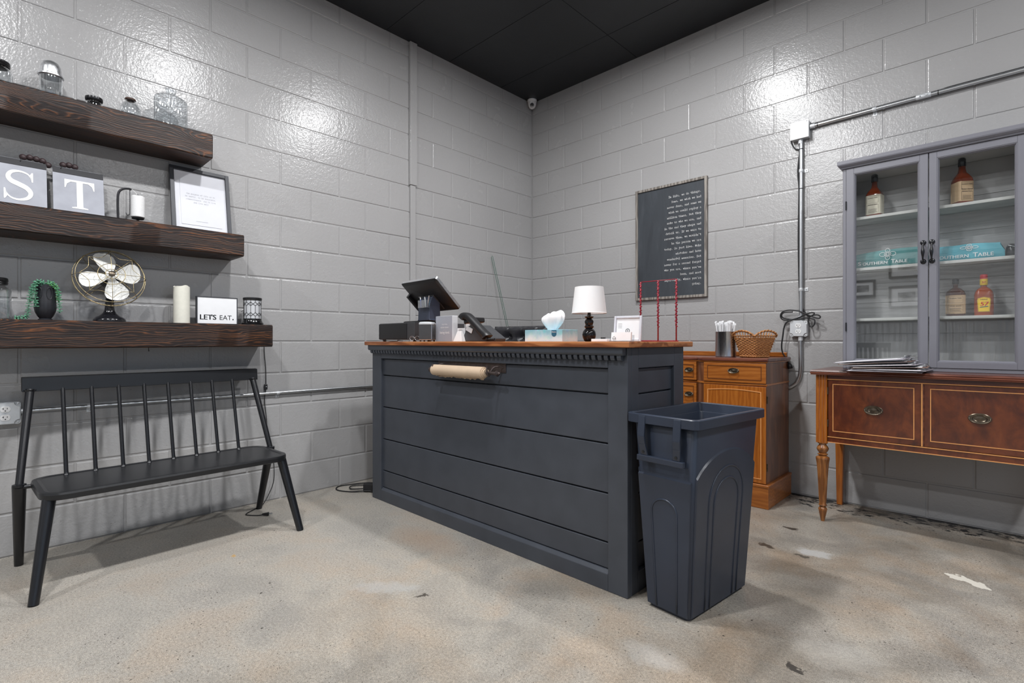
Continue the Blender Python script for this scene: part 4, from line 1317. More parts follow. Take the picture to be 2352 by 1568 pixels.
# vintage fan
M['fanblack'] = plain('gloss_black_enamel', lin(26, 26, 30), 0.18, var=0.1)
M['fanblade'] = plain('cream_white_enamel', lin(226, 226, 222), 0.35, var=0.04, vs=50)
M['fanwire'] = plain('tarnished_brass_wire', lin(150, 136, 104), 0.3, 0.85, var=0.15)
fc = Vector((.135, -3.335, Z))
t = thing('table_fan', 'vintage table fan with white blades and brass wire cage on the lowest shelf', 'fan', fc)
B().lathe([(.066, 0), (.067, .006), (.064, .014), (.056, .022), (.042, .030), (.028, .042), (.021, .058), (.019, .075), (.018, .10)], fc, 32, sx=.95).build('base', M['fanblack'], t, smooth=True)
B().loft([[fc + Vector((sx_ * a, sy_ * c2, z)) for sx_, sy_ in ((-1, -1), (1, -1), (1, 1), (-1, 1))] for a, c2, z in ((.014, .018, .09), (.012, .015, .13), (.011, .013, .19))], True).build('neck', M['fanblack'], t, bev=.003)
B().prism([(-.018, .062), (.018, .062), (.007, .018), (.006, .004), (-.006, .004), (-.007, .018)], fc + Vector((.0235, 0, 0)), (0, 1, 0), (-.55, 0, 1), (.002, 0, .0)).build('badge', M['lidsilver'], t)
tilt = R(17)
ax = Vector((math.cos(tilt), 0, math.sin(tilt)))
fy = Vector((0, 1, 0))
fz = ax.cross(fy)
fz = Vector((-math.sin(tilt), 0, math.cos(tilt)))
hub = fc + Vector((.030, 0, .224))
FP = lambda u, v, w_: hub + fy * u + fz * v + ax * w_
B().lathe([(.001, -.085), (.022, -.083), (.036, -.07), (.040, -.045), (.036, -.02), (.012, -.014), (.008, 0)], hub, 24, axis=ax).build('motor', M['fanblack'], t, smooth=True)
B().lathe([(.022, -.012), (.024, 0), (.021, .010), (.010, .014), (.001, .014)], hub, 20, axis=ax).build('blade_hub', M['fanblade'], t, smooth=True)
for k in range(4):
    a = R(8 + 90 * k)
    rows = []
    for r_, hw, lead in ((.016, .012, .3), (.035, .024, .55), (.06, .038, .75), (.085, .046, .85), (.106, .043, .8), (.119, .030, .6), (.125, .012, .3)):
        rw = []
        for j in range(7):
            s_ = -1 + 2 * j / 6
            u, v = r_, s_ * hw + .010 * (r_ / .1)
            rw.append(FP(u * math.cos(a) - v * math.sin(a), u * math.sin(a) + v * math.cos(a), s_ * hw * .45 * lead + .004 * s_ * s_))
        rows.append(rw)
    b = B()
    nn_ = 7
    front = [p for rw in rows for p in rw]
    bk = [p - ax * .0012 for p in front]
    F = [(i * nn_ + j, i * nn_ + j + 1, (i + 1) * nn_ + j + 1, (i + 1) * nn_ + j) for i in range(len(rows) - 1) for j in range(nn_ - 1)]
    b.add(front + bk, F + [tuple(reversed([q + len(front) for q in f])) for f in F])
    b.build('blade', M['fanblade'], t, smooth='all', fix=False)
def ring(r_, w_, th=.0016, name='cage_ring', n=48):
    B().tube([FP(r_ * math.cos(2 * PI * i / n), r_ * math.sin(2 * PI * i / n), w_) for i in range(n)], th, 6, closed=True).build(name, M['fanwire'], t, smooth='all')
ring(.146, -.024); ring(.137, .010); ring(.146, -.016, .0013)
ring(.055, .036, n=32); ring(.025, .038, n=24)
for k in range(8):
    a = R(45 * k)
    c_, s_ = math.cos(a), math.sin(a)
    B().tube([FP(.014 * c_, .014 * s_, .039), FP(.055 * c_, .055 * s_, .036), FP(.112 * c_, .112 * s_, .028), FP(.137 * c_, .137 * s_, .010), FP(.146 * c_, .146 * s_, -.016), FP(.12 * c_, .12 * s_, -.05), FP(.04 * c_, .04 * s_, -.065)], .0014, 6, smooth=3).build('cage_wire', M['fanwire'], t, smooth='all')
pts = []
for k in range(8):
    a0_, a1_ = R(45 * k), R(45 * (k + 1))
    for j in range(8):
        u = j / 8
        a = a0_ + (a1_ - a0_) * u
        r_ = .122 - .026 * math.sin(PI * u)
        pts.append(FP(r_ * math.cos(a), r_ * math.sin(a), .026))
B().tube(pts, .0013, 6, closed=True).build('scalloped_wire', M['fanwire'], t, smooth='all')
B().lathe([(.014, .037), (.0145, .042), (.010, .045), (.001, .046)], hub, 20, axis=ax).build('cage_badge', M['brass'], t, smooth=True)

# candle
M['wax'] = plain('ivory_wax', lin(226, 224, 212), 0.55, var=0.03, vs=60)
b = B()
rings = []
for r_, z_ in ((.037, 0), (.039, .002), (.039, .19), (.0385, .203), (.036, .203), (.033, .196), (.004, .193)):
    rings.append([(.12 + r_ * math.cos(2 * PI * i / 40), -3.019 + r_ * math.sin(2 * PI * i / 40), Z + z_ + (.004 * math.sin(4 * PI * i / 40 + 1) + .002 * math.sin(10 * PI * i / 40) if .2 < z_ else 0)) for i in range(40)])
b.loft(rings, True)
t = thing('pillar_candle', 'tall ivory pillar candle on the lowest shelf', 'candle', (.12, -3.019, Z))
b.build('wax', M['wax'], t, smooth=True)
B().cyl((.12, -3.019, Z + .19), (.121, -3.018, Z + .202), .0012, n=6).build('wick', M['black'], t)

# LET'S EAT box sign
t = thing('box_sign', 'white box sign reading LETS EAT on the lowest shelf', 'sign', (.115, -2.842, Z))
y0, y1, xf = -2.948, -2.737, .128
for a, c in (((y0, Z), (y0 + .004, Z + .156)), ((y1 - .004, Z), (y1, Z + .156)), ((y0 + .004, Z), (y1 - .004, Z + .004)), ((y0 + .004, Z + .152), (y1 - .004, Z + .156))):
    B().box((xf - .028, a[0], a[1]), (xf, c[0], c[1])).build('frame_edge', M['frameblk'], t)
B().box((xf - .024, y0 + .004, Z + .004), (xf - .003, y1 - .004, Z + .152)).build('face', M['paper'], t)
b = B()
ex, ey = (0, 1, 0), (0, 0, 1)
put_text(b, "LET", .040, (xf - .0024, y0 + .014, Z + .026), ex, ey, sx=1.02, bold=.0012)
put_text(b, "'S", .040, (xf - .0024, y0 + .073, Z + .026), ex, ey, sx=1.02, bold=.0012)
put_text(b, "EAT", .038, (xf - .0024, y0 + .114, Z + .026), ex, ey, sx=.98)
b.box((xf - .0028, y0 + .1835, Z + .026), (xf - .0023, y0 + .190, Z + .0325))
b.build('lettering', M['darkink'], t, fix=False)

# wax warmer lamp with its cord
M['frost'] = plain('frosted_glass', lin(200, 202, 206), 0.55, var=0.03)
wc = (.12, -2.652, Z)
t = thing('wax_warmer', 'small lantern warmer with geometric black wire over frosted glass', 'lantern', wc)
B().lathe([(.055, 0), (.060, .002), (.061, .010), (.054, .018), (.052, .026), (.050, .030), (.051, .036), (.048, .038)], wc, 32).build('base', M['blackgloss'], t, smooth=True)
B().lathe([(.046, .037), (.046, .152), (.043, .152), (.043, .04)], wc, 32).build('shade', M['frost'], t, smooth=True)
B().lathe([(.045, .148), (.050, .148), (.052, .152), (.052, .160), (.049, .163), (.040, .163), (.038, .158)], wc, 32).build('top_ring', M['black'], t, smooth=True)
nd_ = 12
cp = lambda a, z_: (wc[0] + .0482 * math.cos(a), wc[1] + .0482 * math.sin(a), Z + z_)
for k in range(nd_):
    a0_ = 2 * PI * k / nd_
    st = 2 * PI / nd_
    sg = [[(a0_, .150), (a0_, .136 - .022 * (k % 2))], [(a0_, .038), (a0_, .052 + .022 * (k % 2))]]
    sg += [[(a0_, .114 if k % 2 else .136), (a0_ + st, .136 if k % 2 else .114)], [(a0_, .074 if k % 2 else .052), (a0_ + st, .052 if k % 2 else .074)]]
    sg += [[(a0_, .136 if k % 2 else .114), (a0_ + st, .114 if k % 2 else .136)], [(a0_, .052 if k % 2 else .074), (a0_ + st, .074 if k % 2 else .052)]]
    sg += [[(a0_, .114), (a0_, .074)]]
    b = B()
    for (aa, za), (ab, zb) in sg:
        b.tube([cp(aa + (ab - aa) * u, za + (zb - za) * u) for u in (0, .5, 1)], .0011, 5)
    b.build('wire_lattice', M['black'], t, smooth='all')
B().tube([(.12, -2.704, Z + .085), (.125, -2.712, Z + .080), (.128, -2.718, Z + .078)], .0015, 6).build('switch_stem', M['black'], t)
t = thing('lantern_cord', 'thin black cord with inline switch hanging from the lowest shelf', 'cord', (.02, -2.55, 0))
path = [(.016, -2.548, .984), (.016, -2.545, .93), (.016, -2.538, .85), (.018, -2.537, .735), (.018, -2.54, .70), (.018, -2.545, .64), (.018, -2.535, .54), (.018, -2.528, .47), (.022, -2.512, .40), (.022, -2.497, .30), (.024, -2.489, .20), (.03, -2.496, .12), (.05, -2.535, .05), (.085, -2.585, .006), (.11, -2.63, .0035), (.165, -2.70, .0035), (.195, -2.705, .0035), (.245, -2.668, .0035), (.268, -2.645, .008)]
B().tube(path, .0028, 7, smooth=6).build('cable', M['rubber'], t, smooth='all')
B().box((.006, -2.546, .712), (.024, -2.528, .746)).build('inline_switch', M['black'], t, bev=.003)
B().sphere((.025, -2.537, .731), .003, 8, 6).build('switch_wheel', M['galv'], t)
pd = Vector((.018, .035, 0)).normalized()
pq = Vector((-pd.y, pd.x, 0))
pc = Vector((.268, -2.645, .010))
B().loft([[pc + pd * a + pq * (s1 * w1) + Vector((0, 0, s2 * h1)) for s1, s2 in ((-1, -1), (1, -1), (1, 1), (-1, 1))] for a, w1, h1 in ((-.006, .004, .004), (.004, .006, .006), (.028, .011, .008), (.032, .011, .008))], True).build('plug', M['black'], t, bev=.002)
for s_ in (-1, 1):
    B().obox(pc + pd * .041 + pq * .006 * s_, pd * .009, pq * .0008, Vector((0, 0, .003))).build('prong', M['zinc'], t)

# ------------------------------------------------------------------ services on the left wall
t = thing('cable_raceway', 'tall grey painted surface cable channel on the left wall', 'cable channel', (0, -1.422, 0.02))
B().box((.0005, -1.455, 2.246), (.028, -1.390, CEIL - .001)).build('upper_cover', M['wall'], t, bev=.003)
B().box((.0005, -1.447, .02), (.020, -1.399, 2.246)).build('lower_cover', M['wall'], t, bev=.003)
t = thing('wall_conduit', 'slim zinc conduit running level behind the bench', 'conduit', (.014, -2.4, .686))
B().tube([(.014, -3.66, .685), (.014, -2.5, .687), (.014, -.004, .690)], .0092, 12).build('pipe', M['zincx'], t, smooth=True)
for y in (-3.40, -2.462):
    B().box((.0005, y - .011, .655), (.003, y + .011, .690)).build('strap_tab', M['galv'], t, bev=.001)
    B().lathe([(.0108, -.010), (.0112, -.008), (.0112, .008), (.0108, .010)], (.014, y, .686), 14, False, axis=(0, 1, 0)).build('strap_loop', M['galv'], t, smooth=True)
    B().sphere((.003, y, .664), .0045, 8, 6, (.5, 1, 1)).build('screw', M['zinc'], t, smooth='all')
B().lathe([(.0125, 0), (.0125, .03), (.0105, .032)], (.014, -3.654, .685), 14, axis=(0, 1, 0)).build('connector', M['galv'], t, smooth=True)

def outlet_box(label, c, ex, nrm, size=.104, dep=.046):
    """square galvanised box with two receptacles; c = centre on the wall"""
    c, ex, nrm, up = Vector(c), Vector(ex), Vector(nrm), Vector((0, 0, 1))
    t = thing('outlet_box', label, 'outlet', c)
    P = lambda u, v, w_: c + ex * u + up * v + nrm * w_
    h = size / 2
    b = B().loft([[P(x, y, w_) for x, y in rrect(h, h, .010, 4)] for w_ in (.0005, dep - .010, dep - .008)], True)
    b.build('box', M['galv'], t, smooth=True)
    q = h - .002
    n_ = .020
    cover = []
    def corner(sx, sy):
        pts = []
        for k in range(5):
            a = R(90 * k / 4)
            pts.append((q - n_ + .004 + (n_ - .004) * (1 - math.sin(a)) * 0 + (n_ - .004) * (1 - math.cos(a)) * 0, 0))
        return pts
    poly = []
    for sx, sy in ((1, 1), (-1, 1), (-1, -1), (1, -1)):
        arc = [(q - n_ * math.sin(R(90 * k / 4)) * 1.0, q - n_ * math.cos(R(90 * k / 4)) * 1.0) for k in range(5)]
        arc = [(q - n_ * math.sin(R(a)), q - n_ * math.cos(R(a))) for a in (0, 22, 45, 68, 90)]
        arc = [(sx * x, sy * y) for x, y in arc]
        if sx * sy > 0:
            poly += arc
        else:
            poly += arc[::-1]
    b = B().loft([[P(x * s_, y * s_, w_) for x, y in poly] for s_, w_ in ((1, dep - .008), (1, dep - .002), (.97, dep))], True)
    cv = b.build('cover', M['galv'], t, smooth=True)
    for sx, sy in ((1, 1), (-1, 1), (-1, -1), (1, -1)):
        B().lathe([(.004, 0), (.004, .002), (.001, .003)], P(sx * (h - .009), sy * (h - .009), dep - .009), 10, axis=nrm).build('corner_screw', M['zinc'], t, smooth=True)
    for v in (.0195, -.0195):
        pts = []
        for k in range(32):
            a = 2 * PI * k / 32
            pts.append((.0172 * math.cos(a), max(-.0138, min(.0138, .0172 * math.sin(a)))))
        r = B().loft([[P(x, v + y, w_) for x, y in pts] for w_ in (dep - .001, dep + .0018)], True).build('receptacle', M['white'], t, bev=.0004, seg=1)
        b = B()
        b.obox(P(-.0064, v + .003, dep + .0019), ex * .0011, up * .0040, nrm * .0003)
        b.obox(P(-.0085, v + .003, dep + .0019), ex * .0022, up * .0011, nrm * .0003)
        b.obox(P(.0064, v + .003, dep + .0019), ex * .0011, up * .0034, nrm * .0003)
        b.cyl(P(0, v - .0072, dep + .0016), P(0, v - .0072, dep + .0022), .0026, n=10)
        b.build('slots', M['black'], r)
    B().cyl(P(0, 0, dep - .001), P(0, 0, dep + .001), .0022, n=8).build('centre_screw', M['zinc'], t)
    return t
outlet_box('square galvanised twin outlet box beside the bench', (0, -3.706, .682), (0, 1, 0), (1, 0, 0))

# loose cable with an adapter on the floor by the counter
t = thing('loose_cable', 'looped black cable with power adapter on the floor by the counter', 'cable', (.2, -1.97, 0))
B().tube([(.30, -1.86, .004), (.20, -1.83, .004), (.10, -1.86, .006), (.035, -1.99, .004), (.03, -2.06, .004), (.10, -2.10, .004), (.20, -2.06, .004), (.29, -1.98, .012), (.36, -1.90, .004), (.33, -1.82, .004)], .0045, 8, smooth=8).build('cord_loop', M['rubber'], t, smooth='all')
B().tube([(.34, -1.84, .008), (.22, -1.86, .009), (.12, -1.94, .009), (.10, -2.00, .009), (.16, -2.03, .009), (.24, -1.98, .016)], .004, 8, smooth=8).build('cord_loop', M['rubber'], t, smooth='all')
ad = B().obox((.275, -1.955, .028), (.030, .018, 0), (-.014, .024, 0), (0, 0, .026)).build('adapter', M['black'], t, bev=.003)
for k in range(3):
    B().sphere((.290 + .012 * k - .02, -1.985 + .007 * k, .030 + .006 * (k % 2)), .0028, 6, 5).build('socket', M['galv'], ad)

# ------------------------------------------------------------------ things on the counter
Z = TOPZ
# cash drawer
t = thing('cash_drawer', 'black steel cash drawer at the left end of the counter', 'cash drawer', (.59, -1.75, Z))
B().box((.392, -1.95, Z + .012), (.786, -1.55, Z + .118)).build('body', M['grey'], t, bev=.003)
B().box((.390, -1.955, Z + .014), (.705, -1.9505, Z + .114)).build('back_plate', M['black'], t, bev=.0015, seg=1)
for x, y in ((.42, -1.93), (.76, -1.93), (.42, -1.57), (.76, -1.57)):
    B().cyl((x, y, Z), (x, y, Z + .013), .010, n=12).build('foot', M['rubber'], t)
t = thing('counter_cable', 'thin black cable lying under the cash drawer', 'cable', (.55, -1.98, Z))
B().tube([(.46, -1.94, Z + .004), (.47, -1.975, Z + .010), (.51, -1.985, Z + .008), (.54, -1.965, Z + .003), (.60, -1.95, Z + .003), (.64, -1.972, Z + .008), (.69, -1.97, Z + .004)], .0025, 6, smooth=5).build('wire', M['rubber'], t, smooth='all')

# point-of-sale terminal
Zd = Z + .118
t = thing('sales_terminal', 'black touchscreen till seen from behind on the cash drawer', 'monitor', (.72, -1.80, Zd))
B().loft([[(.670 + x, -1.79 + y, Zd + z) for x, y in rrect(.112 - i_, .10 - i_, .03, 4)] for z, i_ in ((0, 0), (.008, 0), (.013, .008))], True).build('base', M['black'], t, smooth=True)
M['navyplastic'] = plain('navy_grey_plastic', lin(62, 68, 84), 0.45, var=0.05)
B().loft([[(x, y, z) for x, y in ((.735 - s_, -1.885 + d_), (.845 + s_, -1.885 + d_), (.845 + s_, -1.80), (.735 - s_, -1.80))] for z, s_, d_ in ((Zd + .012, .012, 0), (Zd + .02, .004, .0), (Zd + .105, 0, .0), (Zd + .16, -.006, .03))], True).build('stand', M['navyplastic'], t, bev=.003)
TL, TR = Vector((.622, -1.935, 1.383)), Vector((.972, -1.928, 1.390))
BLc, BR = Vector((.600, -1.735, 1.212)), Vector((.946, -1.728, 1.216))
eu = (TR - TL).normalized()
ev = (TL - BLc); hv = ev.length; ev.normalize()
ew = eu.cross(ev).normalized()          # out of the back (towards the customer, downwards)
if ew.y > 0:
    ew = -ew
mc = (TL + TR + BLc + BR) / 4
b = B()
hw = .174
b.loft([[mc + eu * x + ev * y + ew * w_ for x, y in rrect(hw - i_, hv / 2 - i_, .012, 4)] for w_, i_ in ((-.016, .002), (-.012, 0), (.004, 0), (.012, .014))], True)
sc = b.build('screen_housing', M['black'], t, smooth=True)
B().loft([[mc + eu * x + ev * y + ew * w_ for x, y in rrect(hw + .0012, hv / 2 + .0012, .013, 4)] for w_ in (-.0155, .002)], False).build('silver_edge', M['lidsilver'], sc, smooth=True)
B().obox(mc - ew * .0162, eu * (hw - .012), ev * (hv / 2 - .012), ew * .0008).build('display', M['blackgloss'], sc)
B().obox(mc + eu * .0 - ev * .045 + ew * .014, eu * .062, ev * .062, ew * .004).build('mount_plate', M['grey'], sc, bev=.002)
B().obox(mc - eu * .085 + ev * .012 + ew * .0125, eu * .010, ev * .0035, ew * .0006).build('maker_badge', M['galv'], sc)
for sx in (-1, 1):
    B().cyl(mc + eu * .05 * sx + ev * .008 + ew * .016, mc + eu * .05 * sx + ev * .008 + ew * .0195, .0035, n=8).build('screw', M['zinc'], sc)
rd = B().obox(mc - eu * (hw + .004) - ev * .035 + ew * .010, eu * .012, ev * .075, ew * .018).build('card_reader', M['black'], sc, bev=.003)
B().obox(mc - eu * (hw + .0165) - ev * .075 + ew * .010, eu * .0008, ev * .025, ew * .010).build('reader_label', M['galv'], rd)
# pen pot clipped to the stand
t2 = thing('pen_cup', 'clear plastic pen cup clipped to the till stand', 'cup', (.80, -1.915, Zd + .09))
b = B().box((.772, -1.915, Zd + .088), (.858, -1.887, Zd + .091))
for a, c in (((.772, -1.915), (.858, -1.913)), ((.772, -1.915), (.774, -1.887)), ((.856, -1.915), (.858, -1.887))):
    b.box((a[0], a[1], Zd + .091), (c[0], c[1], Zd + .135))
b.build('tray', M['jar'], t2)
M['pen'] = plain('blue_pen_plastic', lin(60, 90, 170), 0.35)
for k, (dx, lean, mk, lab) in enumerate(((.012, .00, 'pen', 'blue capped pen in the clear cup on the till'), (.045, .012, 'black', 'black pen in the clear cup on the till'), (.062, -.006, 'galv', 'silver pen upright in the clear cup on the till'), (.078, .022, 'lidsilver', 'silver pen leaning right in the clear cup on the till'))):
    p0 = Vector((.770 + dx, -1.899, Zd + .0925)); p1 = p0 + Vector((lean, -.004, .062 + .006 * (k % 2)))
    tt = thing('pen', lab, 'pen', p0, group='pens in the till cup')
    B().cyl(p0, p0.lerp(p1, .78), .0035, n=8).build('barrel', M[mk], tt, smooth=True)
    B().cyl(p0.lerp(p1, .78), p1, .0038, .003, n=8).build('cap', M['white'] if k == 0 else M[mk], tt, smooth=True)

# card terminal leaning at the left
t = thing('card_terminal', 'small black card terminal on an arm behind the cash drawer', 'card terminal', (.60, -1.66, Zd))
B().cyl((.60, -1.66, Zd), (.60, -1.66, Zd + .004), .035, n=20).build('base', M['black'], t)
B().tube([(.60, -1.66, Zd + .003), (.60, -1.665, Zd + .02), (.595, -1.68, Zd + .03)], .006, 8, smooth=3).build('arm', M['black'], t, smooth=True)
u1 = Vector((.75, -.25, -.42)).normalized(); u2 = Vector((.3, .95, 0)).normalized(); u3 = u1.cross(u2).normalized()
B().obox((.575, -1.69, Zd + .045), u1 * .060, u2 * .030, u3 * .012).build('keypad_body', M['grey'], t, bev=.006)

# steel napkin box
rz = R(38)
t = thing('napkin_dispenser', 'small brushed steel napkin box with dark side on the counter', 'napkin holder', (.930, -1.960, Z), rz, local=True)
B().box((-.038, -.048, .008), (.038, .048, .100)).build('case', M['steel'], t, bev=.004)
B().loft([[(x, y, z) for x, y in rrect(.040 - i_, .050 - i_, .012, 4)] for z, i_ in ((.100, 0), (.108, 0), (.114, .006), (.116, .02))], True).build('lid', M['galv'], t, smooth=True)
B().box((-.036, -.0495, .012), (.036, -.0482, .098)).build('front_panel', M['grey'], t)
for sx in (-1, 1):
    for sy in (-1, 1):
        B().cyl((sx * .03, sy * .04, 0), (sx * .03, sy * .04, .009), .005, n=8).build('foot', M['rubber'], t)
t = thing('spectacles', 'thin wire spectacles resting against the napkin box', 'spectacles', (.905, -2.022, Z))
for k in range(2):
    c = Vector((.875 + .038 * k, -2.030 + .010 * k, Z + .019))
    B().tube([c + Vector((.016 * math.cos(a), 0.004 * math.cos(a), .013 * math.sin(a) + .0)) for a in [2 * PI * i / 20 for i in range(20)]], .0009, 5, closed=True).build('rim', M['zinc'], t)
    B().tube([c + Vector((-.016 + .032 * k, 0, .006)), c + Vector((-.014 + .032 * k, .03, .006)), c + Vector((-.012 + .03 * k, .05, -.002))], .0008, 5).build('temple', M['zinc'], t)
B().tube([(.891, -2.026, Z + .022), (.894, -2.028, Z + .025), (.897, -2.024, Z + .022)], .0009, 5).build('bridge', M['zinc'], t)

# kindness block
M['greyblock'] = plain('pale_blue_grey_block', lin(158, 162, 172), 0.45, var=0.02)
M['paleside'] = plain('pale_block_side', lin(206, 208, 212), 0.45, var=0.02)
t = thing('quote_block', 'grey desk block with white printed kindness quotation', 'sign', (1.045, -1.90, Z))
B().box((.968, -1.925, Z), (1.118, -1.885, Z + .148)).build('block', M['paleside'], t, bev=.0015, seg=1)
B().box((.967, -1.9262, Z + .001), (1.117, -1.9252, Z + .147)).build('face', M['greyblock'], t)
b = B()
put_text(b, 'YOU WILL', .0095, (1.050, -1.9266, Z + .096), (1, 0, 0), (0, 0, 1), 'C', 1.2)
put_text(b, 'NEVER REGRET', .0095, (1.050, -1.9266, Z + .078), (1, 0, 0), (0, 0, 1), 'C', 1.2)
b.box((1.035, -1.9268, Z + .0655), (1.065, -1.9264, Z + .0662))
put_text(b, 'being kind.', .021, (1.050, -1.9266, Z + .046), (1, 0, 0), (0, 0, 1), 'C', 1.0)
b.build('lettering', M['white'], t, fix=False)

# white card stand
t = thing('card_stand', 'small white tapered card stand beside the telephone', 'card holder', (1.185, -1.93, Z))
B().loft([[(1.190 + sx * a, -1.93 + sy * c, Z + z) for sx, sy in ((-1, -1), (1, -1), (1, 1), (-1, 1))] for a, c, z in ((.036, .020, 0), (.035, .019, .004), (.016, .006, .058))], True).build('base', M['white'], t, bev=.002)
B().box((1.140, -1.905, Z), (1.206, -1.901, Z + .076)).build('card', M['paper'], t)
b = B()
for k in range(5):
    b.box((1.148, -1.9056, Z + .05 + .004 * k), (1.148 + (.03, .04, .025, .038, .03)[k], -1.9052, Z + .0512 + .004 * k))
b.build('printed_lines', M['greyink'], t)

# telephone
t = thing('desk_telephone', 'black office desk telephone seen from behind on the counter', 'telephone', (1.27, -1.84, Z))
prof = [(0, 0), (.19, 0), (.19, .02), (.055, .115), (.02, .118), (0, .06)]
# wedge body: slopes down towards +x
b = B().prism([(0, .0), (.20, 0), (.205, .018), (.080, .092), (.052, .088)], (1.19, -1.92, Z), (1, 0, 0), (0, 0, 1), (0, .15, 0))
b.build('body', M['grey'], t, bev=.005)
B().box((1.205, -1.90, Z), (1.245, -1.80, Z + .078)).build('foot_stand', M['black'], t, bev=.004)
B().obox((1.215, -1.845, Z + .117), (.036, 0, .006), (0, .05, 0), (-.002, 0, .014)).build('display_head', M['black'], t, bev=.006)
B().obox((1.262, -1.923, Z + .066), (.024, 0, -.010), (0, .0015, 0), (.006, 0, .012)).build('label_panel', M['galv'], t)
B().obox((1.246, -1.918, Z + .090), (.016, 0, .0), (0, .0015, 0), (0, 0, .008)).build('sticker', M['paper'], t)
hp = [Vector((1.196, -1.912, Z + .128)), Vector((1.208, -1.912, Z + .141)), Vector((1.232, -1.912, Z + .142)), Vector((1.262, -1.912, Z + .126)), Vector((1.310, -1.912, Z + .090)), Vector((1.360, -1.912, Z + .052)), Vector((1.388, -1.912, Z + .032)), Vector((1.396, -1.912, Z + .022))]
P = crom(hp, 5)
rings = []
for i, p in enumerate(P):
    u = i / (len(P) - 1)
    a = P[max(0, i - 1)]; c = P[min(len(P) - 1, i + 1)]
    tg = (c - a).normalized()
    nn_ = Vector((-tg.z, 0, tg.x))
    th = .0165 + .007 * (abs(u - .5) * 2) ** 2
    wd = .024 + .004 * (abs(u - .5) * 2) ** 2
    if i in (0, len(P) - 1):
        th *= .5; wd *= .7
    sq_ = lambda v: math.copysign(abs(v) ** .5, v)
    rings.append([p + nn_ * (th * sq_(math.cos(q))) + Vector((0, wd * sq_(math.sin(q)), 0)) for q in [2 * PI * k / 16 for k in range(16)]])
B().loft(rings, True).build('handset', M['black'], t, smooth=True)
b = B()
cord = [(1.395, -1.912, Z + .022)]
for k in range(70):
    u = k / 69
    cord.append((1.40 + .055 * u, -1.915 + .0065 * math.cos(k * 1.1), Z + .008 + .006 * math.sin(k * 1.1) + .004))
b.tube(cord, .0016, 5)
b.build('coiled_cord', M['rubber'], t, smooth='all')

# tissue box
M['teal'] = None
def m_tissue():
    t = NT('watercolour_teal_card')
    p = t.pos()
    v = t.n('ShaderNodeTexVoronoi', feature='F1')
    v.inputs['Scale'].default_value = 42
    t.l(p, v.inputs['Vector'])
    s = t.n('ShaderNodeSeparateXYZ')
    t.l(p, s.inputs[0])
    zz = t.math('DIVIDE', t.math('SUBTRACT', s.outputs[2], Z), .055)
    nz = t.noise(p, 26, 3)
    f = t.math('ADD', zz, t.math('MULTIPLY', t.math('SUBTRACT', nz, .5), .9))
    c = t.ramp(f, [(.15, lin(216, 226, 230)), (.4, lin(196, 216, 222)), (.65, lin(168, 202, 212)), (.95, lin(138, 186, 200))])
    c = t.mix(t.math('MULTIPLY', t.math('LESS_THAN', v.outputs['Distance'], .42), .28), c, v.outputs['Color'], 'SOFT_LIGHT')
    t.set(base=c, rough=.5)
    return t.m
M['teal'] = m_tissue()
M['navylabel'] = plain('teal_navy_print', lin(44, 96, 122), 0.5)
t = thing('tissue_box', 'pale teal watercolour tissue box on the counter', 'tissue box', (1.83, -1.905, Z))
bx0, bx1, by0, by1, bh = 1.712, 1.940, -1.962, -1.846, .055
B().box((bx0, by0, Z), (bx1, by1, Z + bh)).build('carton', M['teal'], t, bev=.001, seg=1)
sh = [(-.012, .004), (0, 0.0), (.012, .004), (.012, .028), (-.012, .028)]
B().prism([(-.0145, .030), (-.0145, .010), (-.009, .003), (0, 0), (.009, .003), (.0145, .010), (.0145, .030)], (1.893, by0 - .0006, Z + .022), (1, 0, 0), (0, 0, 1), (0, .0005, 0)).build('emblem', M['navylabel'], t)
b = B()
put_text(b, 'Kleenex', .0075, (1.893, by0 - .0009, Z + .042), (1, 0, 0), (0, 0, 1), 'C', 1.0, .0003)
b.build('emblem_lettering', M['white'], t, fix=False)
M['tissue'] = plain('soft_white_tissue', lin(244, 244, 246), 0.85, var=0.01)
t = thing('tissue', 'crumpled white tissue pulled up from the box', 'tissue', (1.825, -1.905, Z + bh))
b = B()
rings = []
prof = ((.026, .0), (.030, .006), (.040, .018), (.050, .032), (.056, .046), (.056, .058), (.050, .068), (.041, .076), (.032, .080), (.022, .076), (.016, .060))
NT_ = 72
for k, (r_, z_) in enumerate(prof):
    rg = []
    g = min(1.0, .25 + k / 7)
    for i in range(NT_):
        a = 2 * PI * i / NT_
        fold = abs(((a * 4.5 / PI + .3 * math.sin(a * 2)) % 1) * 2 - 1) - .5
        q = 1 + g * (.20 * fold + .18 * mnoise.noise((math.cos(a) * 1.3, math.sin(a) * 1.3, k * .22)))
        dz = (.016 * mnoise.noise((math.cos(a) * 1.8, math.sin(a) * 1.8, 5)) + .010 * math.cos(a - .4)) * max(0, (k - 3) / 7)
        rg.append((1.838 + r_ * q * math.cos(a) * 1.10 + .012 * k / 10, -1.905 + r_ * q * math.sin(a) * .50, Z + bh + .0005 + z_ * 1.04 + dz))
    rings.append(rg)
b.loft(rings, True)
b.build('folds', M['tissue'], t, smooth=True)

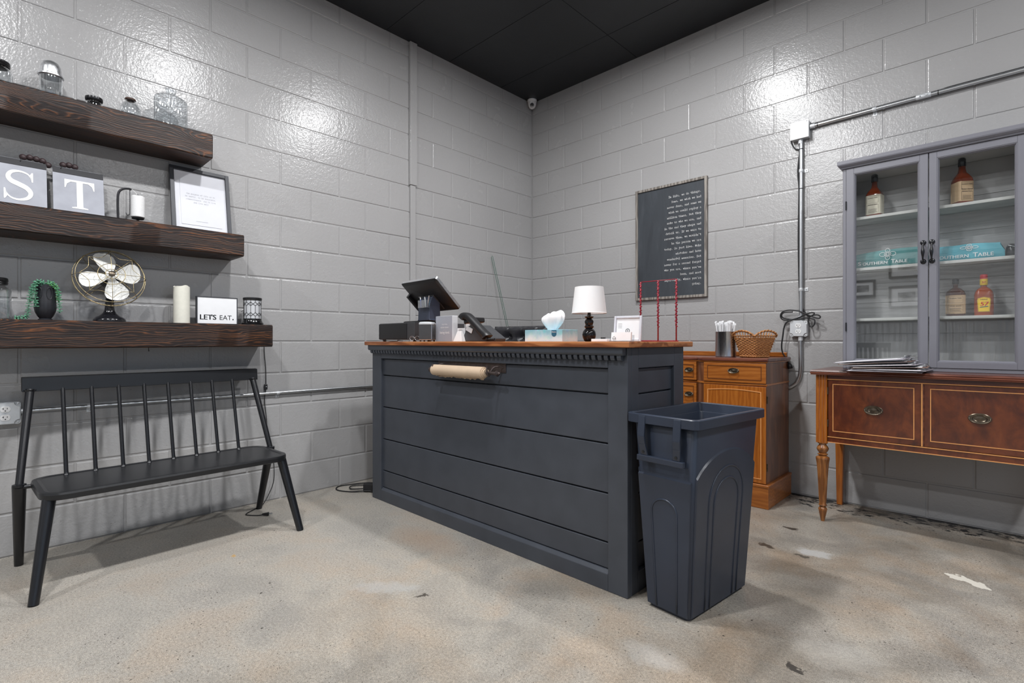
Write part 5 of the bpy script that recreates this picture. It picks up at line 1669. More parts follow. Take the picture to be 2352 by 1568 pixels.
# table lamp
M['shade'] = plain('white_fabric_shade', lin(238, 238, 238), 0.8, var=0.01, vs=300)
lc = (1.935, -1.748, Z)
t = thing('table_lamp', 'small table lamp with white shade and black turned base', 'lamp', lc)
B().lathe([(.018, 0), (.024, .004), (.031, .020), (.033, .034), (.030, .048), (.021, .060), (.016, .063), (.021, .067), (.023, .073), (.017, .080), (.020, .088), (.022, .096), (.018, .105), (.012, .110), (.021, .117), (.022, .120), (.010, .125), (.008, .132), (.008, .165)], lc, 24).build('base', M['blackgloss'], t, smooth=True)
B().lathe([(.082, .136), (.083, .137), (.0685, .262), (.067, .262), (.0805, .137)], lc, 40, cap=False).build('shade', M['shade'], t, smooth=True)
B().lathe([(.083, .135), (.084, .1365), (.083, .139), (.081, .138)], lc, 40, cap=False).build('shade_hem', M['shade'], t, smooth=True)
B().lathe([(.006, .165), (.012, .17), (.016, .19), (.010, .205), (.001, .21)], lc, 16).build('bulb', M['frost'], t, smooth=True)
for k in range(3):
    a = 2 * PI * k / 3
    B().tube([(lc[0], lc[1], Z + .166), (lc[0] + .078 * math.cos(a), lc[1] + .078 * math.sin(a), Z + .142)], .0015, 5).build('spider', M['zinc'], t)

# framed certificate, card holder
M['silverframe'] = plain('silver_white_frame', lin(206, 208, 216), 0.35, var=0.03)
o = Vector((2.128, -1.832, Z)); fd = Vector((0, .10, .995)).normalized(); fx = Vector((.985, .17, 0)).normalized(); fn = fx.cross(fd).normalized()
t = thing('certificate_frame', 'small white framed certificate on the right of the counter', 'picture frame', (2.19, -1.82, Z))
FW, FH = .126, .112
Q = lambda u, v, w_: o + fx * u + fd * v + fn * w_
def qslab(u0, u1, v0, v1, w0, w1):
    return B().add([Q(u0, v0, w0), Q(u1, v0, w0), Q(u1, v1, w0), Q(u0, v1, w0), Q(u0, v0, w1), Q(u1, v0, w1), Q(u1, v1, w1), Q(u0, v1, w1)], [(3, 2, 1, 0), (4, 5, 6, 7), (0, 1, 5, 4), (1, 2, 6, 5), (2, 3, 7, 6), (3, 0, 4, 7)])
if fn.y > 0:
    fn = -fn
for nm, a in (('frame_stile', (0, .010, 0, FH)), ('frame_stile', (FW - .010, FW, 0, FH)), ('frame_rail', (.010, FW - .010, 0, .010)), ('frame_rail', (.010, FW - .010, FH - .010, FH))):
    qslab(*a, 0, .010).build(nm, M['silverframe'], t, bev=.002)
qslab(.008, FW - .008, .008, FH - .008, .001, .004).build('paper', M['paper'], t)
b = B()
for k in range(4):
    b.add([Q(.018, .078 - k * .006, .0044), Q(.036, .078 - k * .006, .0044), Q(.036, .0788 - k * .006, .0044), Q(.018, .0788 - k * .006, .0044)], [(0, 1, 2, 3)])
for k in range(24):
    a0_, a1_ = 2 * PI * k / 24, 2 * PI * (k + 1) / 24
    b.add([Q(.063 + r_ * math.cos(a), .047 + r_ * math.sin(a), .0044) for r_, a in ((.0075, a0_), (.0075, a1_), (.0098, a1_), (.0098, a0_))], [(0, 1, 2, 3)])
b.add([Q(.0618, .042, .0044), Q(.0642, .042, .0044), Q(.0642, .052, .0044), Q(.0618, .052, .0044)], [(0, 1, 2, 3)])
b.add([Q(.048, .031, .0044), Q(.078, .031, .0044), Q(.078, .0322, .0044), Q(.048, .0322, .0044)], [(0, 1, 2, 3)])
b.build('printed_seal', M['darkink'], t, fix=False)
qslab(.04, .085, .0, .07, -.03, -.028).build('strut', M['silverframe'], t)
t = thing('business_card_holder', 'clear holder with white script business cards before the certificate', 'card holder', (2.20, -1.90, Z))
B().box((2.150, -1.902, Z), (2.252, -1.870, Z + .003)).build('tray', M['jar'], t)
B().box((2.150, -1.872, Z + .003), (2.252, -1.869, Z + .028)).build('back', M['jar'], t)
B().obox((2.200, -1.885, Z + .022), (.048, 0, 0), (0, .0045, 0), (0, .002, .018)).build('cards', M['paper'], t)
b = B()
put_text(b, 'Ca', .018, (2.158, -1.8936, Z + .010), (1, 0, 0), (.25, .1, 1), 'L', .9)
b.build('script_lettering', M['darkink'], t, fix=False)
t = thing('white_notepad', 'thin white notepad beside the card holder on the counter', 'notepad', (2.11, -1.90, Z))
B().obox((2.112, -1.900, Z + .006), (.034, .010, 0), (-.012, .040, 0), (0, 0, .0055)).build('pages', M['paper'], t, bev=.001, seg=1)
B().obox((2.135, -1.925, Z + .015), (.009, .003, 0), (-.002, .007, 0), (0, 0, .0035)).build('clip', M['black'], t, bev=.001)

# red beaded rack
M['red'] = plain('crimson_bead', lin(140, 24, 44), 0.4, var=0.3, vs=120)
t = thing('beaded_rack', 'crimson beaded three-strand rack at the right end of the counter', 'rack', (2.20, -1.565, Z))
PXS = (2.107, 2.199, 2.290)
zt = Z + .287
B().tube([(PXS[0] - .01, -1.565, Z + .003), (PXS[2] + .01, -1.565, Z + .003)], .003, 6).build('base_bar', M['red'], t, smooth='all')
B().tube([(PXS[0], -1.565, zt), (PXS[2], -1.565, zt)], .0018, 6).build('top_bar', M['red'], t, smooth='all')
for x in PXS:
    pst = B().tube([(x, -1.565, Z), (x, -1.565, zt)], .0034, 6).build('post', M['red'], t, smooth='all')
    b = B()
    z_ = Z + .07
    k = 0
    while z_ < zt - .004:
        a = k * 2.4
        b.sphere((x + .0034 * math.cos(a), -1.565 + .0034 * math.sin(a), z_), .0044, 6, 4, (1.1, 1.1, .8))
        z_ += .0062
        k += 1
    b.build('beads', M['red'], pst, smooth='all')['kind'] = 'stuff'

# ------------------------------------------------------------------ behind the counter
# tufted chair
M['leather'] = plain('black_leather', lin(42, 42, 46), 0.26, var=0.12, vs=20, bump=0.25, bs=260)
t = thing('office_chair', 'black button-tufted leather office chair behind the counter', 'chair', (.735, -.93, 0), R(10), local=True)
W2, ZB0, ZB1 = .245, .56, 1.132
b = B()
nu, nv = 40, 44
front = []
for j in range(nv + 1):
    for i in range(nu + 1):
        u, v = i / nu, j / nv
        x = -W2 + 2 * W2 * u
        z = ZB0 + (ZB1 - ZB0) * v
        e = min(1, min(u, 1 - u) / .08) * 1.0
        e2 = min(1, min(v, 1 - v) / .05)
        puff = .030 * math.sqrt(max(0, 1 - (1 - e) ** 2)) * math.sqrt(max(0, 1 - (1 - e2) ** 2))
        # diamond tufting
        tu, tv = (x / .125), ((z - (ZB1 - .085)) / .115)
        dmin = 9
        for q in range(-3, 4):
            for r2 in range(-6, 2):
                ox = .5 if r2 % 2 else 0
                dmin = min(dmin, math.hypot(tu - q - ox - .25, (tv - r2)))
        dip = .026 * math.exp(-(dmin / .26) ** 2)
        cre = .009 * math.exp(-(abs(((tu - .25) % 1) - .5) - .5) ** 2 / .004) if v > .86 else 0
        hor = .010 * math.exp(-((z - (ZB1 - .085)) / .010) ** 2)
        front.append((x, -.02 - puff + dip + cre + hor * .5, z))
back = [(p[0], .035, p[2]) for p in front]
m = nu + 1
F = [(j * m + i, j * m + i + 1, (j + 1) * m + i + 1, (j + 1) * m + i) for j in range(nv) for i in range(nu)]
n0 = len(front)
b.add(front + back, F + [tuple(reversed([q + n0 for q in f])) for f in F])
edge = [i for i in range(m)] + [j * m + nu for j in range(1, nv + 1)] + [nv * m + i for i in range(nu - 1, -1, -1)] + [j * m for j in range(nv - 1, 0, -1)]
b.f += [(edge[k], edge[(k + 1) % len(edge)], edge[(k + 1) % len(edge)] + n0, edge[k] + n0) for k in range(len(edge))]
b.build('backrest', M['leather'], t, smooth=True)
for q in range(4):
    x = (-.25 - .5 + .5 * q * 1 + .5) * .125
for q in (-2, -1, 0, 1):
    B().sphere(((q + .25) * .125 + .0, -.034, ZB1 - .085), .007, 8, 6, (1, .6, 1)).build('button', M['leather'], t, smooth='all')
B().loft([[(x, y - .22, z) for x, y in rrect(.25 - i_, .25 - i_, .06, 5)] for z, i_ in ((.44, .02), (.45, 0), (.52, 0), (.545, .02), (.55, .06))], True).build('seat', M['leather'], t, smooth=True)
B().box((-.03, -.02, .42), (.03, .06, .62)).build('back_bracket', M['blackmetal'], t, bev=.004)
B().cyl((0, -.2, .08), (0, -.2, .45), .025, n=16).build('gas_column', M['zinc'], t, smooth=True)
for s_ in (-1, 1):
    B().tube([(s_ * .26, -.02, .70), (s_ * .29, -.08, .72), (s_ * .29, -.32, .71), (s_ * .28, -.36, .66), (s_ * .25, -.30, .46)], .016, 8, smooth=4).build('armrest', M['black'], t, smooth=True)
for k in range(5):
    a = 2 * PI * k / 5 + .3
    d_ = Vector((math.cos(a), math.sin(a), 0))
    o_ = Vector((0, -.2, .10))
    B().tube([o_, o_ + d_ * .27 + Vector((0, 0, -.03))], .020, 8, radii=lambda u: .022 - .008 * u).build('base_arm', M['black'], t, smooth=True)
    c = o_ + d_ * .27 + Vector((0, 0, -.072))
    sd = Vector((-d_.y, d_.x, 0))
    B().cyl(c - sd * .018, c + sd * .018, .028, n=14).build('caster', M['rubber'], t, smooth=True)
    B().cyl(c + Vector((0, 0, .02)), c + Vector((0, 0, .05)), .007, n=8).build('caster_stem', M['zinc'], t)

# green wire stake leaning in the corner
M['greenwire'] = plain('green_coated_wire', lin(70, 112, 96), 0.4)
t = thing('garden_stake', 'thin green wire stake leaning in the corner', 'stake', (.25, -.24, 0))
T_, B_ = Vector((.022, -.567, 1.783)), Vector((.255, -.242, .004))
off = Vector((.006, .005, 0))
B().tube([B_ - off, T_ - off * .9, T_ + Vector((0, 0, .012)), T_ + off * .9, B_ + off], .0021, 6).build('bent_wire', M['greenwire'], t, smooth='all')

# steel canister of wrapped straws
kc = (2.025, -.315, .9132)
t = thing('straw_canister', 'brushed steel canister on the sideboard beside the basket', 'canister', kc)
B().lathe([(.062, 0), (.066, .004), (.066, .166), (.067, .168), (.065, .169), (.064, .166), (.064, .006), (.001, .005)], kc, 40).build('cylinder', M['steel'], t, smooth=True)
random.seed(3)
M['wrap'] = plain('paper_straw_wrap', lin(238, 238, 240), 0.7, var=0.02)
for k in range(44):
    a = random.uniform(0, 2 * PI)
    r_ = .055 * math.sqrt(random.random())
    b0 = Vector((kc[0] + r_ * .6 * math.cos(a), kc[1] + r_ * .6 * math.sin(a), kc[2] + .008))
    b1 = Vector((kc[0] + r_ * 1.22 * math.cos(a) + random.uniform(-.004, .004), kc[1] + r_ * 1.22 * math.sin(a), kc[2] + random.uniform(.208, .232)))
    if k < 1:
        pass
    st = B()
    st.cyl(b0, b1, .0042, n=7)
    e = b1 + (b1 - b0).normalized() * .002
    st.obox(b1 + Vector((0, 0, .003)), Vector((.0055, random.uniform(-.003, .003), 0)), Vector((0, .0012, 0)), Vector((random.uniform(-.003, .003), 0, .007)))
    tag(st.build('drinking_straw', M['wrap'], loc=b0), 'white paper-wrapped straw standing in the steel canister', 'straw', 'wrapped straws in the canister')

# wicker basket
def m_wicker():
    t = NT('natural_wicker')
    p = t.pos()
    nz = t.noise(p, 120, 3)
    t.set(base=t.ramp(nz, [(.3, lin(146, 92, 50)), (.55, lin(188, 130, 78)), (.75, lin(208, 154, 100))]), rough=.5)
    return t.m
M['wicker'] = m_wicker()
bc = Vector((2.205, -.305, .9145))
t = thing('wicker_basket', 'square woven wicker basket with arched rim on the sideboard', 'basket', bc)
ca_ = R(-71 + 45)
def bpt(u, z, out=0.0):
    """u in 0..4 runs round the four sides"""
    f = z / .16
    h = .058 + (.100 - .058) * f + out
    k = int(u) % 4
    s_ = (u % 1) * 2 - 1
    # soften corners
    x, y = [(s_, -1), (1, s_), (-s_, 1), (-1, -s_)][k]
    n_ = (abs(x) ** 8 + abs(y) ** 8) ** (1 / 8)
    x, y = x / n_ * h, y / n_ * h
    return bc + Vector((x * math.cos(ca_) - y * math.sin(ca_), x * math.sin(ca_) + y * math.cos(ca_), z))
NS = 9
for r_ in range(14):
    z_ = .016 + r_ * .0083
    pts = []
    npt = NS * 4 * 6
    for i in range(npt):
        u = 4 * i / npt
        pts.append(bpt(u, z_, .0028 * math.cos(PI * (u * NS) + PI * r_)))
    B().tube(pts, .0040, 6, closed=True).build('weaver', M['wicker'], t, smooth='all')
for q in range(4 * NS):
    u = q / NS + .5 / NS
    top_ = .126 + .034 * math.sin(PI * (u % 1)) ** .8
    B().tube([bpt(u, .004), bpt(u, .06), bpt(u, .12), bpt(u, top_)], .0028, 5).build('stake', M['wicker'], t, smooth='all')
for ph in (0, PI):
    for base in (True, False):
        pts = []
        npt = 160
        for i in range(npt):
            u = 4 * i / npt
            zz = .006 if base else .132 + .038 * math.sin(PI * (u % 1)) ** .8
            pts.append(bpt(u, zz + .003 * math.sin(u * 26 + ph), .003 * math.cos(u * 26 + ph) + (.003 if base else .004)))
        B().tube(pts, .0042, 6, closed=True).build('foot_braid' if base else 'rim_braid', M['wicker'], t, smooth='all')
pts = [bpt(4 * i / 120, .137) for i in range(120)]
B().tube(pts, .0045, 6, closed=True).build('band', M['wicker'], t, smooth='all')
b = B()
b.add([bpt(4 * i / 32, .008, -.004) for i in range(32)] + [bpt(4 * i / 32, .011, -.004) for i in range(32)], [tuple(range(32)), tuple(range(32, 64))] + [(i, (i + 1) % 32, 32 + (i + 1) % 32, 32 + i) for i in range(32)])
b.build('bottom', M['wicker'], t)

# ------------------------------------------------------------------ right wall
# chalkboard sign
M['slate'] = None
def m_slate():
    t = NT('smudged_chalkboard')
    p = t.pos((6, 6, 1.2))
    a = t.noise(p, 2.2, 5, .6, .8)
    t.set(base=t.ramp(a, [(.35, lin(50, 54, 60)), (.6, lin(58, 63, 69)), (.8, lin(74, 78, 84))]), rough=.6)
    return t.m
M['slate'] = m_slate()
M['greywood'] = m_wood('weathered_grey_wood', lin(104, 98, 92), lin(140, 134, 128), lin(164, 158, 150), 'z', 1.0, .7)
KX0, KX1, KZ0, KZ1, KD = 1.171, 1.772, 1.352, 2.256, .026
t = thing('chalkboard_sign', 'wood-framed chalkboard sign with long white quotation on the right wall', 'sign', ((KX0 + KX1) / 2, -.013, KZ0))
for nm, a, c in (('frame_stile', (KX0, KZ0), (KX0 + .020, KZ1)), ('frame_stile', (KX1 - .020, KZ0), (KX1, KZ1)), ('frame_rail', (KX0 + .020, KZ0), (KX1 - .020, KZ0 + .020)), ('frame_rail', (KX0 + .020, KZ1 - .020), (KX1 - .020, KZ1))):
    B().box((a[0], -KD, a[1]), (c[0], -.0015, c[1])).build(nm, M['greywood'], t, bev=.0015, seg=1)
B().box((KX0 + .018, -KD + .010, KZ0 + .018), (KX1 - .018, -.003, KZ1 - .018)).build('board', M['slate'], t)
lines = ["In life, we do things.", "Some, we wish we had", "never done, and some we", "wish we could replay a", "million times, but they", "make us who we are, and", "in the end they shape and", "detail us. If we were to", "reserve them, we wouldn't", "be the person we are", "today. So just live. Make", "mistakes and have", "wonderful memories. But", "never for a second forget", "who you are, where you've", "been, and most", "importantly, where you're", "going."]
b = B()
for k, ln in enumerate(lines):
    typewriter(b, ln, .01205, (1.727, -KD + .0093, 2.146 - k * .0409), (1, 0, 0), (0, 0, 1), 'R', .95)
b.build('lettering', M['white'], t, fix=False)

# security camera in the corner
t = thing('security_camera', 'white dome security camera where walls meet the ceiling', 'camera', (.047, -.055, CEIL))
cc = Vector((.050, -.055, CEIL))
B().lathe([(.046, -.0005), (.047, -.008), (.045, -.016), (.040, -.020)], cc, 32).build('mount', M['white'], t, smooth=True)
av = Vector((.62, -.70, -.55)).normalized()
B().lathe([(.041, -.016), (.041, -.034), (.037, -.056), (.028, -.074), (.015, -.083), (.001, -.085)], cc, 32).build('dome', M['white'], t, smooth=True)
pc_ = cc + Vector((0, 0, -.042))
B().lathe([(.016, .026), (.019, .031), (.019, .040), (.015, .042), (.013, .038), (.001, .037)], pc_, 20, axis=av).build('lens_ring', M['grey'], t, smooth=True)
B().lathe([(.011, .037), (.009, .041), (.001, .043)], pc_, 20, axis=av).build('lens', M['blackgloss'], t, smooth=True)

# junction box with conduit
t = thing('junction_box', 'white square junction box high on the right wall', 'junction box', (2.40, -.02, 2.404))
B().box((2.347, -.045, 2.350), (2.453, -.0005, 2.460)).build('box', M['galv'], t, bev=.004)
B().box((2.345, -.050, 2.348), (2.455, -.045, 2.462)).build('cover', M['white'], t, bev=.0018)
for x, z in ((2.356, 2.357), (2.444, 2.453)):
    B().lathe([(.0035, 0), (.0035, .001), (.001, .0018)], (x, -.0502, z), 10, axis=(0, -1, 0)).build('screw', M['zinc'], t)
M['zincz'] = M['zinc']
t = thing('upper_conduit', 'level zinc conduit running right from the white junction box', 'conduit', (3.2, -.022, 2.418))
B().tube([(2.455, -.022, 2.418), (3.05, -.022, 2.424), (4.06, -.022, 2.43)], .0112, 12).build('pipe', M['zincx'], t, smooth=True)
B().lathe([(.0145, 0), (.0145, .028), (.0125, .03)], (2.455, -.022, 2.418), 14, axis=(1, 0, 0)).build('connector', M['galv'], t, smooth=True)
B().lathe([(.0125, -.034), (.0140, -.032), (.0140, .032), (.0125, .034)], (3.035, -.022, 2.4239), 14, False, axis=(1, 0, 0)).build('coupling', M['galv'], t, smooth=True)
for dx in (-.016, .016):
    B().lathe([(.004, 0), (.004, .004), (.001, .005)], (3.035 + dx, -.036, 2.4239), 8, axis=(0, -1, 0)).build('set_screw', M['zinc'], t)
B().lathe([(.0125, -.010), (.0132, -.008), (.0132, .008), (.0125, .010)], (2.803, -.022, 2.4215), 14, False, axis=(1, 0, 0)).build('strap_loop', M['galv'], t, smooth=True)
B().box((2.792, -.003, 2.388), (2.814, -.0005, 2.415)).build('strap_tab', M['galv'], t, bev=.001)
B().sphere((2.803, -.003, 2.398), .0045, 8, 6, (1, .5, 1)).build('screw', M['zinc'], t, smooth='all')
for x in (2.50, 3.10):
    B().lathe([(.0128, -.0022), (.0134, 0), (.0128, .0022)], (x, -.022, 2.4185 + (x - 2.455) * .0085), 12, False, axis=(1, 0, 0)).build('cable_tie', M['black'], t)
t = thing('lower_conduit', 'upright zinc conduit dropping from the junction box past the outlet', 'conduit', (2.40, -.022, .7))
B().tube([(2.403, -.022, 2.350), (2.403, -.022, 1.152)], .0112, 12).build('pipe', M['zinc'], t, smooth=True)
B().tube([(2.397, -.022, 1.052), (2.399, -.020, .90), (2.398, -.017, .83), (2.392, -.015, .785), (2.376, -.014, .745), (2.352, -.014, .722), (2.325, -.014, .708), (2.25, -.014, .703), (2.15, -.014, .703)], .0115, 12, smooth=4).build('elbow', M['zinc'], t, smooth=True)
for z in (2.322, 1.156, 1.022):
    B().lathe([(.0145, 0), (.0145, .026), (.0125, .028)], (2.400, -.022, z), 14).build('connector', M['galv'], t, smooth=True)
for z in (2.142, 1.359):
    B().lathe([(.0125, -.010), (.0132, -.008), (.0132, .008), (.0125, .010)], (2.403, -.022, z), 14, False).build('strap_loop', M['galv'], t, smooth=True)
    B().box((2.410, -.003, z - .011), (2.440, -.0005, z + .011)).build('strap_tab', M['galv'], t, bev=.001)
    B().sphere((2.430, -.003, z), .0045, 8, 6, (1, .5, 1)).build('screw', M['zinc'], t, smooth='all')
for z in (2.285, 2.024):
    B().lathe([(.0128, -.0022), (.0134, 0), (.0128, .0022)], (2.403, -.022, z), 12, False).build('cable_tie', M['black'], t)
outlet_box('square galvanised twin outlet box above the sideboard', (2.392, 0, 1.101), (1, 0, 0), (0, -1, 0))
t = thing('extension_cord', 'black extension cord looped over the outlet box by the sideboard', 'cord', (2.40, -.03, 1.15))
B().tube([(4.05, -.012, 2.445), (3.4, -.012, 2.442), (3.16, -.010, 2.442), (3.10, -.014, 2.437), (2.9, -.012, 2.437), (2.6, -.012, 2.434), (2.50, -.012, 2.432), (2.462, -.008, 2.44)], .004, 7, smooth=5).build('overhead_run', M['rubber'], t, smooth='all')
B().tube([(2.350, -.006, 2.45), (2.341, -.008, 2.40), (2.342, -.010, 2.345), (2.365, -.010, 2.30), (2.388, -.010, 2.285), (2.386, -.010, 2.22), (2.380, -.008, 2.14), (2.387, -.010, 2.03), (2.385, -.008, 1.90), (2.383, -.008, 1.70), (2.386, -.008, 1.45), (2.392, -.007, 1.25)], .004, 7, smooth=5).build('upright_run', M['rubber'], t, smooth='all')
loop = [(2.40, -.008, 1.25), (2.425, -.010, 1.205), (2.455, -.03, 1.178), (2.478, -.045, 1.186), (2.485, -.045, 1.200), (2.462, -.045, 1.202), (2.42, -.042, 1.185), (2.38, -.040, 1.168), (2.33, -.040, 1.158), (2.295, -.042, 1.165), (2.284, -.044, 1.19), (2.298, -.044, 1.215), (2.335, -.042, 1.225), (2.385, -.040, 1.218), (2.43, -.042, 1.200), (2.475, -.046, 1.176), (2.512, -.048, 1.165), (2.520, -.048, 1.176), (2.500, -.046, 1.188), (2.462, -.044, 1.180), (2.452, -.042, 1.155), (2.458, -.044, 1.120), (2.474, -.046, 1.112), (2.487, -.046, 1.13), (2.484, -.044, 1.158), (2.44, -.040, 1.170), (2.39, -.038, 1.162), (2.335, -.040, 1.165), (2.300, -.044, 1.175), (2.292, -.046, 1.195), (2.310, -.046, 1.21), (2.36, -.044, 1.212)]
B().tube(loop, .0044, 7, smooth=6).build('coil', M['rubber'], t, smooth='all')
B().tube([(2.36, -.044, 1.162), (2.325, -.048, 1.145), (2.308, -.050, 1.11), (2.300, -.050, 1.05), (2.293, -.050, .99), (2.298, -.050, .945), (2.318, -.050, .908), (2.334, -.050, .878)], .0048, 7, smooth=6).build('tail', M['rubber'], t, smooth='all')
B().lathe([(.007, 0), (.010, -.012), (.015, -.018), (.016, -.042), (.013, -.046)], (2.336, -.050, .880), 12, axis=(-.25, 0, 1)).build('plug_head', M['black'], t, smooth=True)

# ------------------------------------------------------------------ in the hutch
M['amber'] = plain('amber_sauce_glass', lin(120, 46, 18), 0.08, var=0.15, vs=25, coat=0.6)
M['amber2'] = plain('dark_sauce_glass', lin(74, 36, 22), 0.08, var=0.15, vs=25, coat=0.6)
M['amber3'] = plain('orange_sauce', lin(150, 62, 14), 0.1, var=0.12, vs=25, coat=0.6)
M['lab1'] = plain('cream_label', lin(214, 208, 188), 0.6, var=0.03)
M['lab2'] = plain('tan_label', lin(208, 178, 140), 0.6, var=0.03)
M['lab3'] = plain('yellow_label', lin(246, 206, 40), 0.5, var=0.03)
M['redink'] = plain('red_print', lin(206, 38, 44), 0.5)
M['brownink'] = plain('brown_print', lin(70, 54, 44), 0.6)
def sauce(name, label, c, rz, hx, hy, prof, glass, cap, capmat, lab, labz, texts, corner=.35, cat='bottle', framed=True):
    """flat-sided bottle. prof = [(scale, z)] for the shoulders; lab = label material"""
    t = thing(name, label, cat, c, rz, local=True)
    if not rz:
        OFF[t] = Vector((0, 0, 0))
    rings = []
    for s_, z_, rnd in prof:
        # blend from rounded rectangle to circle
        rr = min(hx, hy) * corner
        rect = rrect(hx, hy, rr, 6)
        rad = s_ * min(hx, hy)
        cir = []
        m_ = len(rect)
        for (x, y) in rect:
            a = math.atan2(y, x)
            cir.append((rad * math.cos(a), rad * math.sin(a)))
        rings.append([(x * s_ * (1 - rnd) + cx * rnd, y * s_ * (1 - rnd) + cy * rnd, z_) for (x, y), (cx, cy) in zip(rect, cir)])
    B().loft(rings, True).build('glass', glass, t, smooth=True)
    if cap:
        B().lathe(cap, (0, 0, 0), 20).build('cap', capmat, t, smooth=True)
    z0, z1 = labz
    rect = rrect(hx + .0006, hy + .0006, min(hx, hy) * corner, 6)
    lb = B().loft([[(x, y, z) for x, y in rect] for z in (z0, z1)], False).build('paper_label', lab, t, smooth=True)
    if texts:
        b = B()
        for body, size, x, z, bold in texts:
            put_text(b, body, size, (x, -hy - .0011, z), (1, 0, 0), (0, 0, 1), 'C', 1.0, bold)
        if framed:
            fw, lw = hx * .74, .0006
            for za, zb in ((z0 + .006, z0 + .006 + (z1 - z0) * .42), (z0 + (z1 - z0) * .58, z1 - .006)):
                for q in (((-fw, za), (fw, za + lw)), ((-fw, zb - lw), (fw, zb)), ((-fw, za), (-fw + lw, zb)), ((fw - lw, za), (fw, zb))):
                    b.box((q[0][0], -hy - .0012, q[0][1]), (q[1][0], -hy - .0008, q[1][1]))
            for k in range(5):
                b.box((-fw * .8, -hy - .0012, z0 + .010 + k * .0045), (fw * (.8 - .1 * (k % 3)), -hy - .0009, z0 + .0112 + k * .0045))
        b.build('printing', M['brownink'], lb, fix=False)
    return t, lb
sho = [(.94, 0, 0), (1.0, .004, 0), (1.0, .128, 0), (.97, .140, .15), (.80, .157, .6), (.52, .174, 1), (.42, .192, 1), (.40, .224, 1)]
capb = [(.0155, .208), (.0168, .210), (.0160, .246), (.013, .249), (.001, .249)]
Zs = 1.7345
sauce('sauce_bottle', 'tall amber sauce bottle with cream label on the top left shelf of the hutch', (2.826, -.165, Zs), R(-8), .0385, .034, sho, M['amber'], capb, M['blackgloss'], M['lab1'], (.018, .128),
      [('Southern Table', .0078, 0, .1085, .0002), ('Barbecue Sauce', .0072, 0, .0705, .0002)])
sauce('sauce_bottle', 'tall amber sauce bottle turned with tan label on the top right shelf of the hutch', (3.208, -.165, Zs), R(36), .036, .036, sho, M['amber'], capb, M['blackgloss'], M['lab2'], (.018, .122),
      [('Southern Table', .0078, 0, .1035, .0002), ('Sweet + Savory', .0080, 0, .0775, .0003), ('Barbecue Sauce', .0072, 0, .0665, .0002)])
Zs = 1.1495
flask = [(.95, 0, 0), (1.0, .004, 0), (1.0, .120, 0), (.94, .132, .1), (.72, .146, .6), (.44, .154, 1), (.40, .165, 1), (.42, .178, 1)]
sauce('sauce_flask', 'dark flask-shaped sauce bottle with tan label on the lower right shelf of the hutch', (3.182, -.165, Zs), R(3), .0405, .026, flask, M['amber2'], [(.0135, .172), (.0145, .174), (.0145, .198), (.012, .200), (.001, .200)], M['black'], M['lab2'], (.014, .112),
      [('Southern Table', .0078, 0, .0935, .0002), ('STEAK SAUCE', .0075, 0, .052, .0002)], corner=.8)
ket = [(.97, 0, 0), (1.0, .004, 0), (1.0, .108, 0), (.93, .124, .1), (.78, .138, .5), (.50, .148, 1), (.42, .158, 1), (.42, .180, 1)]
t, lb = sauce('sauce_bottle', 'orange sauce bottle with yellow label and red cap in the hutch', (3.293, -.165, Zs), R(2), .038, .027, ket, M['amber3'], [(.0148, .190), (.0155, .192), (.0150, .212), (.012, .214), (.001, .214)], M['redink'], M['amber3'], (.02, .06), None, corner=.7)
lb.hide_render = False
b = B().prism([(-.022, .0), (.022, 0), (.026, .060), (.023, .070), (0, .076), (-.023, .070), (-.026, .060)], (0, -.0278, .020), (1, 0, 0), (0, 0, 1), (0, -.0008, 0))
yl = b.build('yellow_label', M['lab3'], t)
b = B()
rim_ = [(-.0205, .002), (.0205, .002), (.0242, .0595), (.0215, .0685), (0, .074), (-.0215, .0685), (-.0242, .0595)]
for i in range(7):
    a, c = Vector(rim_[i]), Vector(rim_[(i + 1) % 7])
    d_ = (c - a).normalized(); nn_ = Vector((-d_.y, d_.x)) * .0005
    b.add([(p.x, -.0288, .020 + p.y) for p in (a - nn_, c - nn_, c + nn_, a + nn_)], [(0, 1, 2, 3)])
put_text(b, 'HEINZ', .0085, (0, -.0288, .020 + .060), (1, 0, 0), (0, 0, 1), 'C', 1.15, .0002)
b.build('label_print', M['brownink'], yl, fix=False)
b = B()
put_text(b, '57', .030, (0, -.0290, .020 + .030), (1, 0, 0), (.18, 0, 1), 'C', 1.05, .0010)
b.build('label_number', M['redink'], yl, fix=False)
b = B()
b.prism([(-.016, 0), (.016, .004), (.017, .008), (-.015, .004)], (0, -.0289, .020 + .021), (1, 0, 0), (0, 0, 1), (0, -.0003, 0))
b.build('label_ribbon', M['navylabel'], yl)
nk = B().lathe([(.0150, .158), (.0158, .160), (.0158, .188), (.0150, .190)], (0, 0, 0), 20, False).build('neck_label', M['lab3'], t, smooth=True)
b = B()
put_text(b, '57', .014, (0, -.0162, .168), (1, 0, 0), (0, 0, 1), 'C', 1.0, .0005)
b.build('neck_number', M['redink'], nk, fix=False)

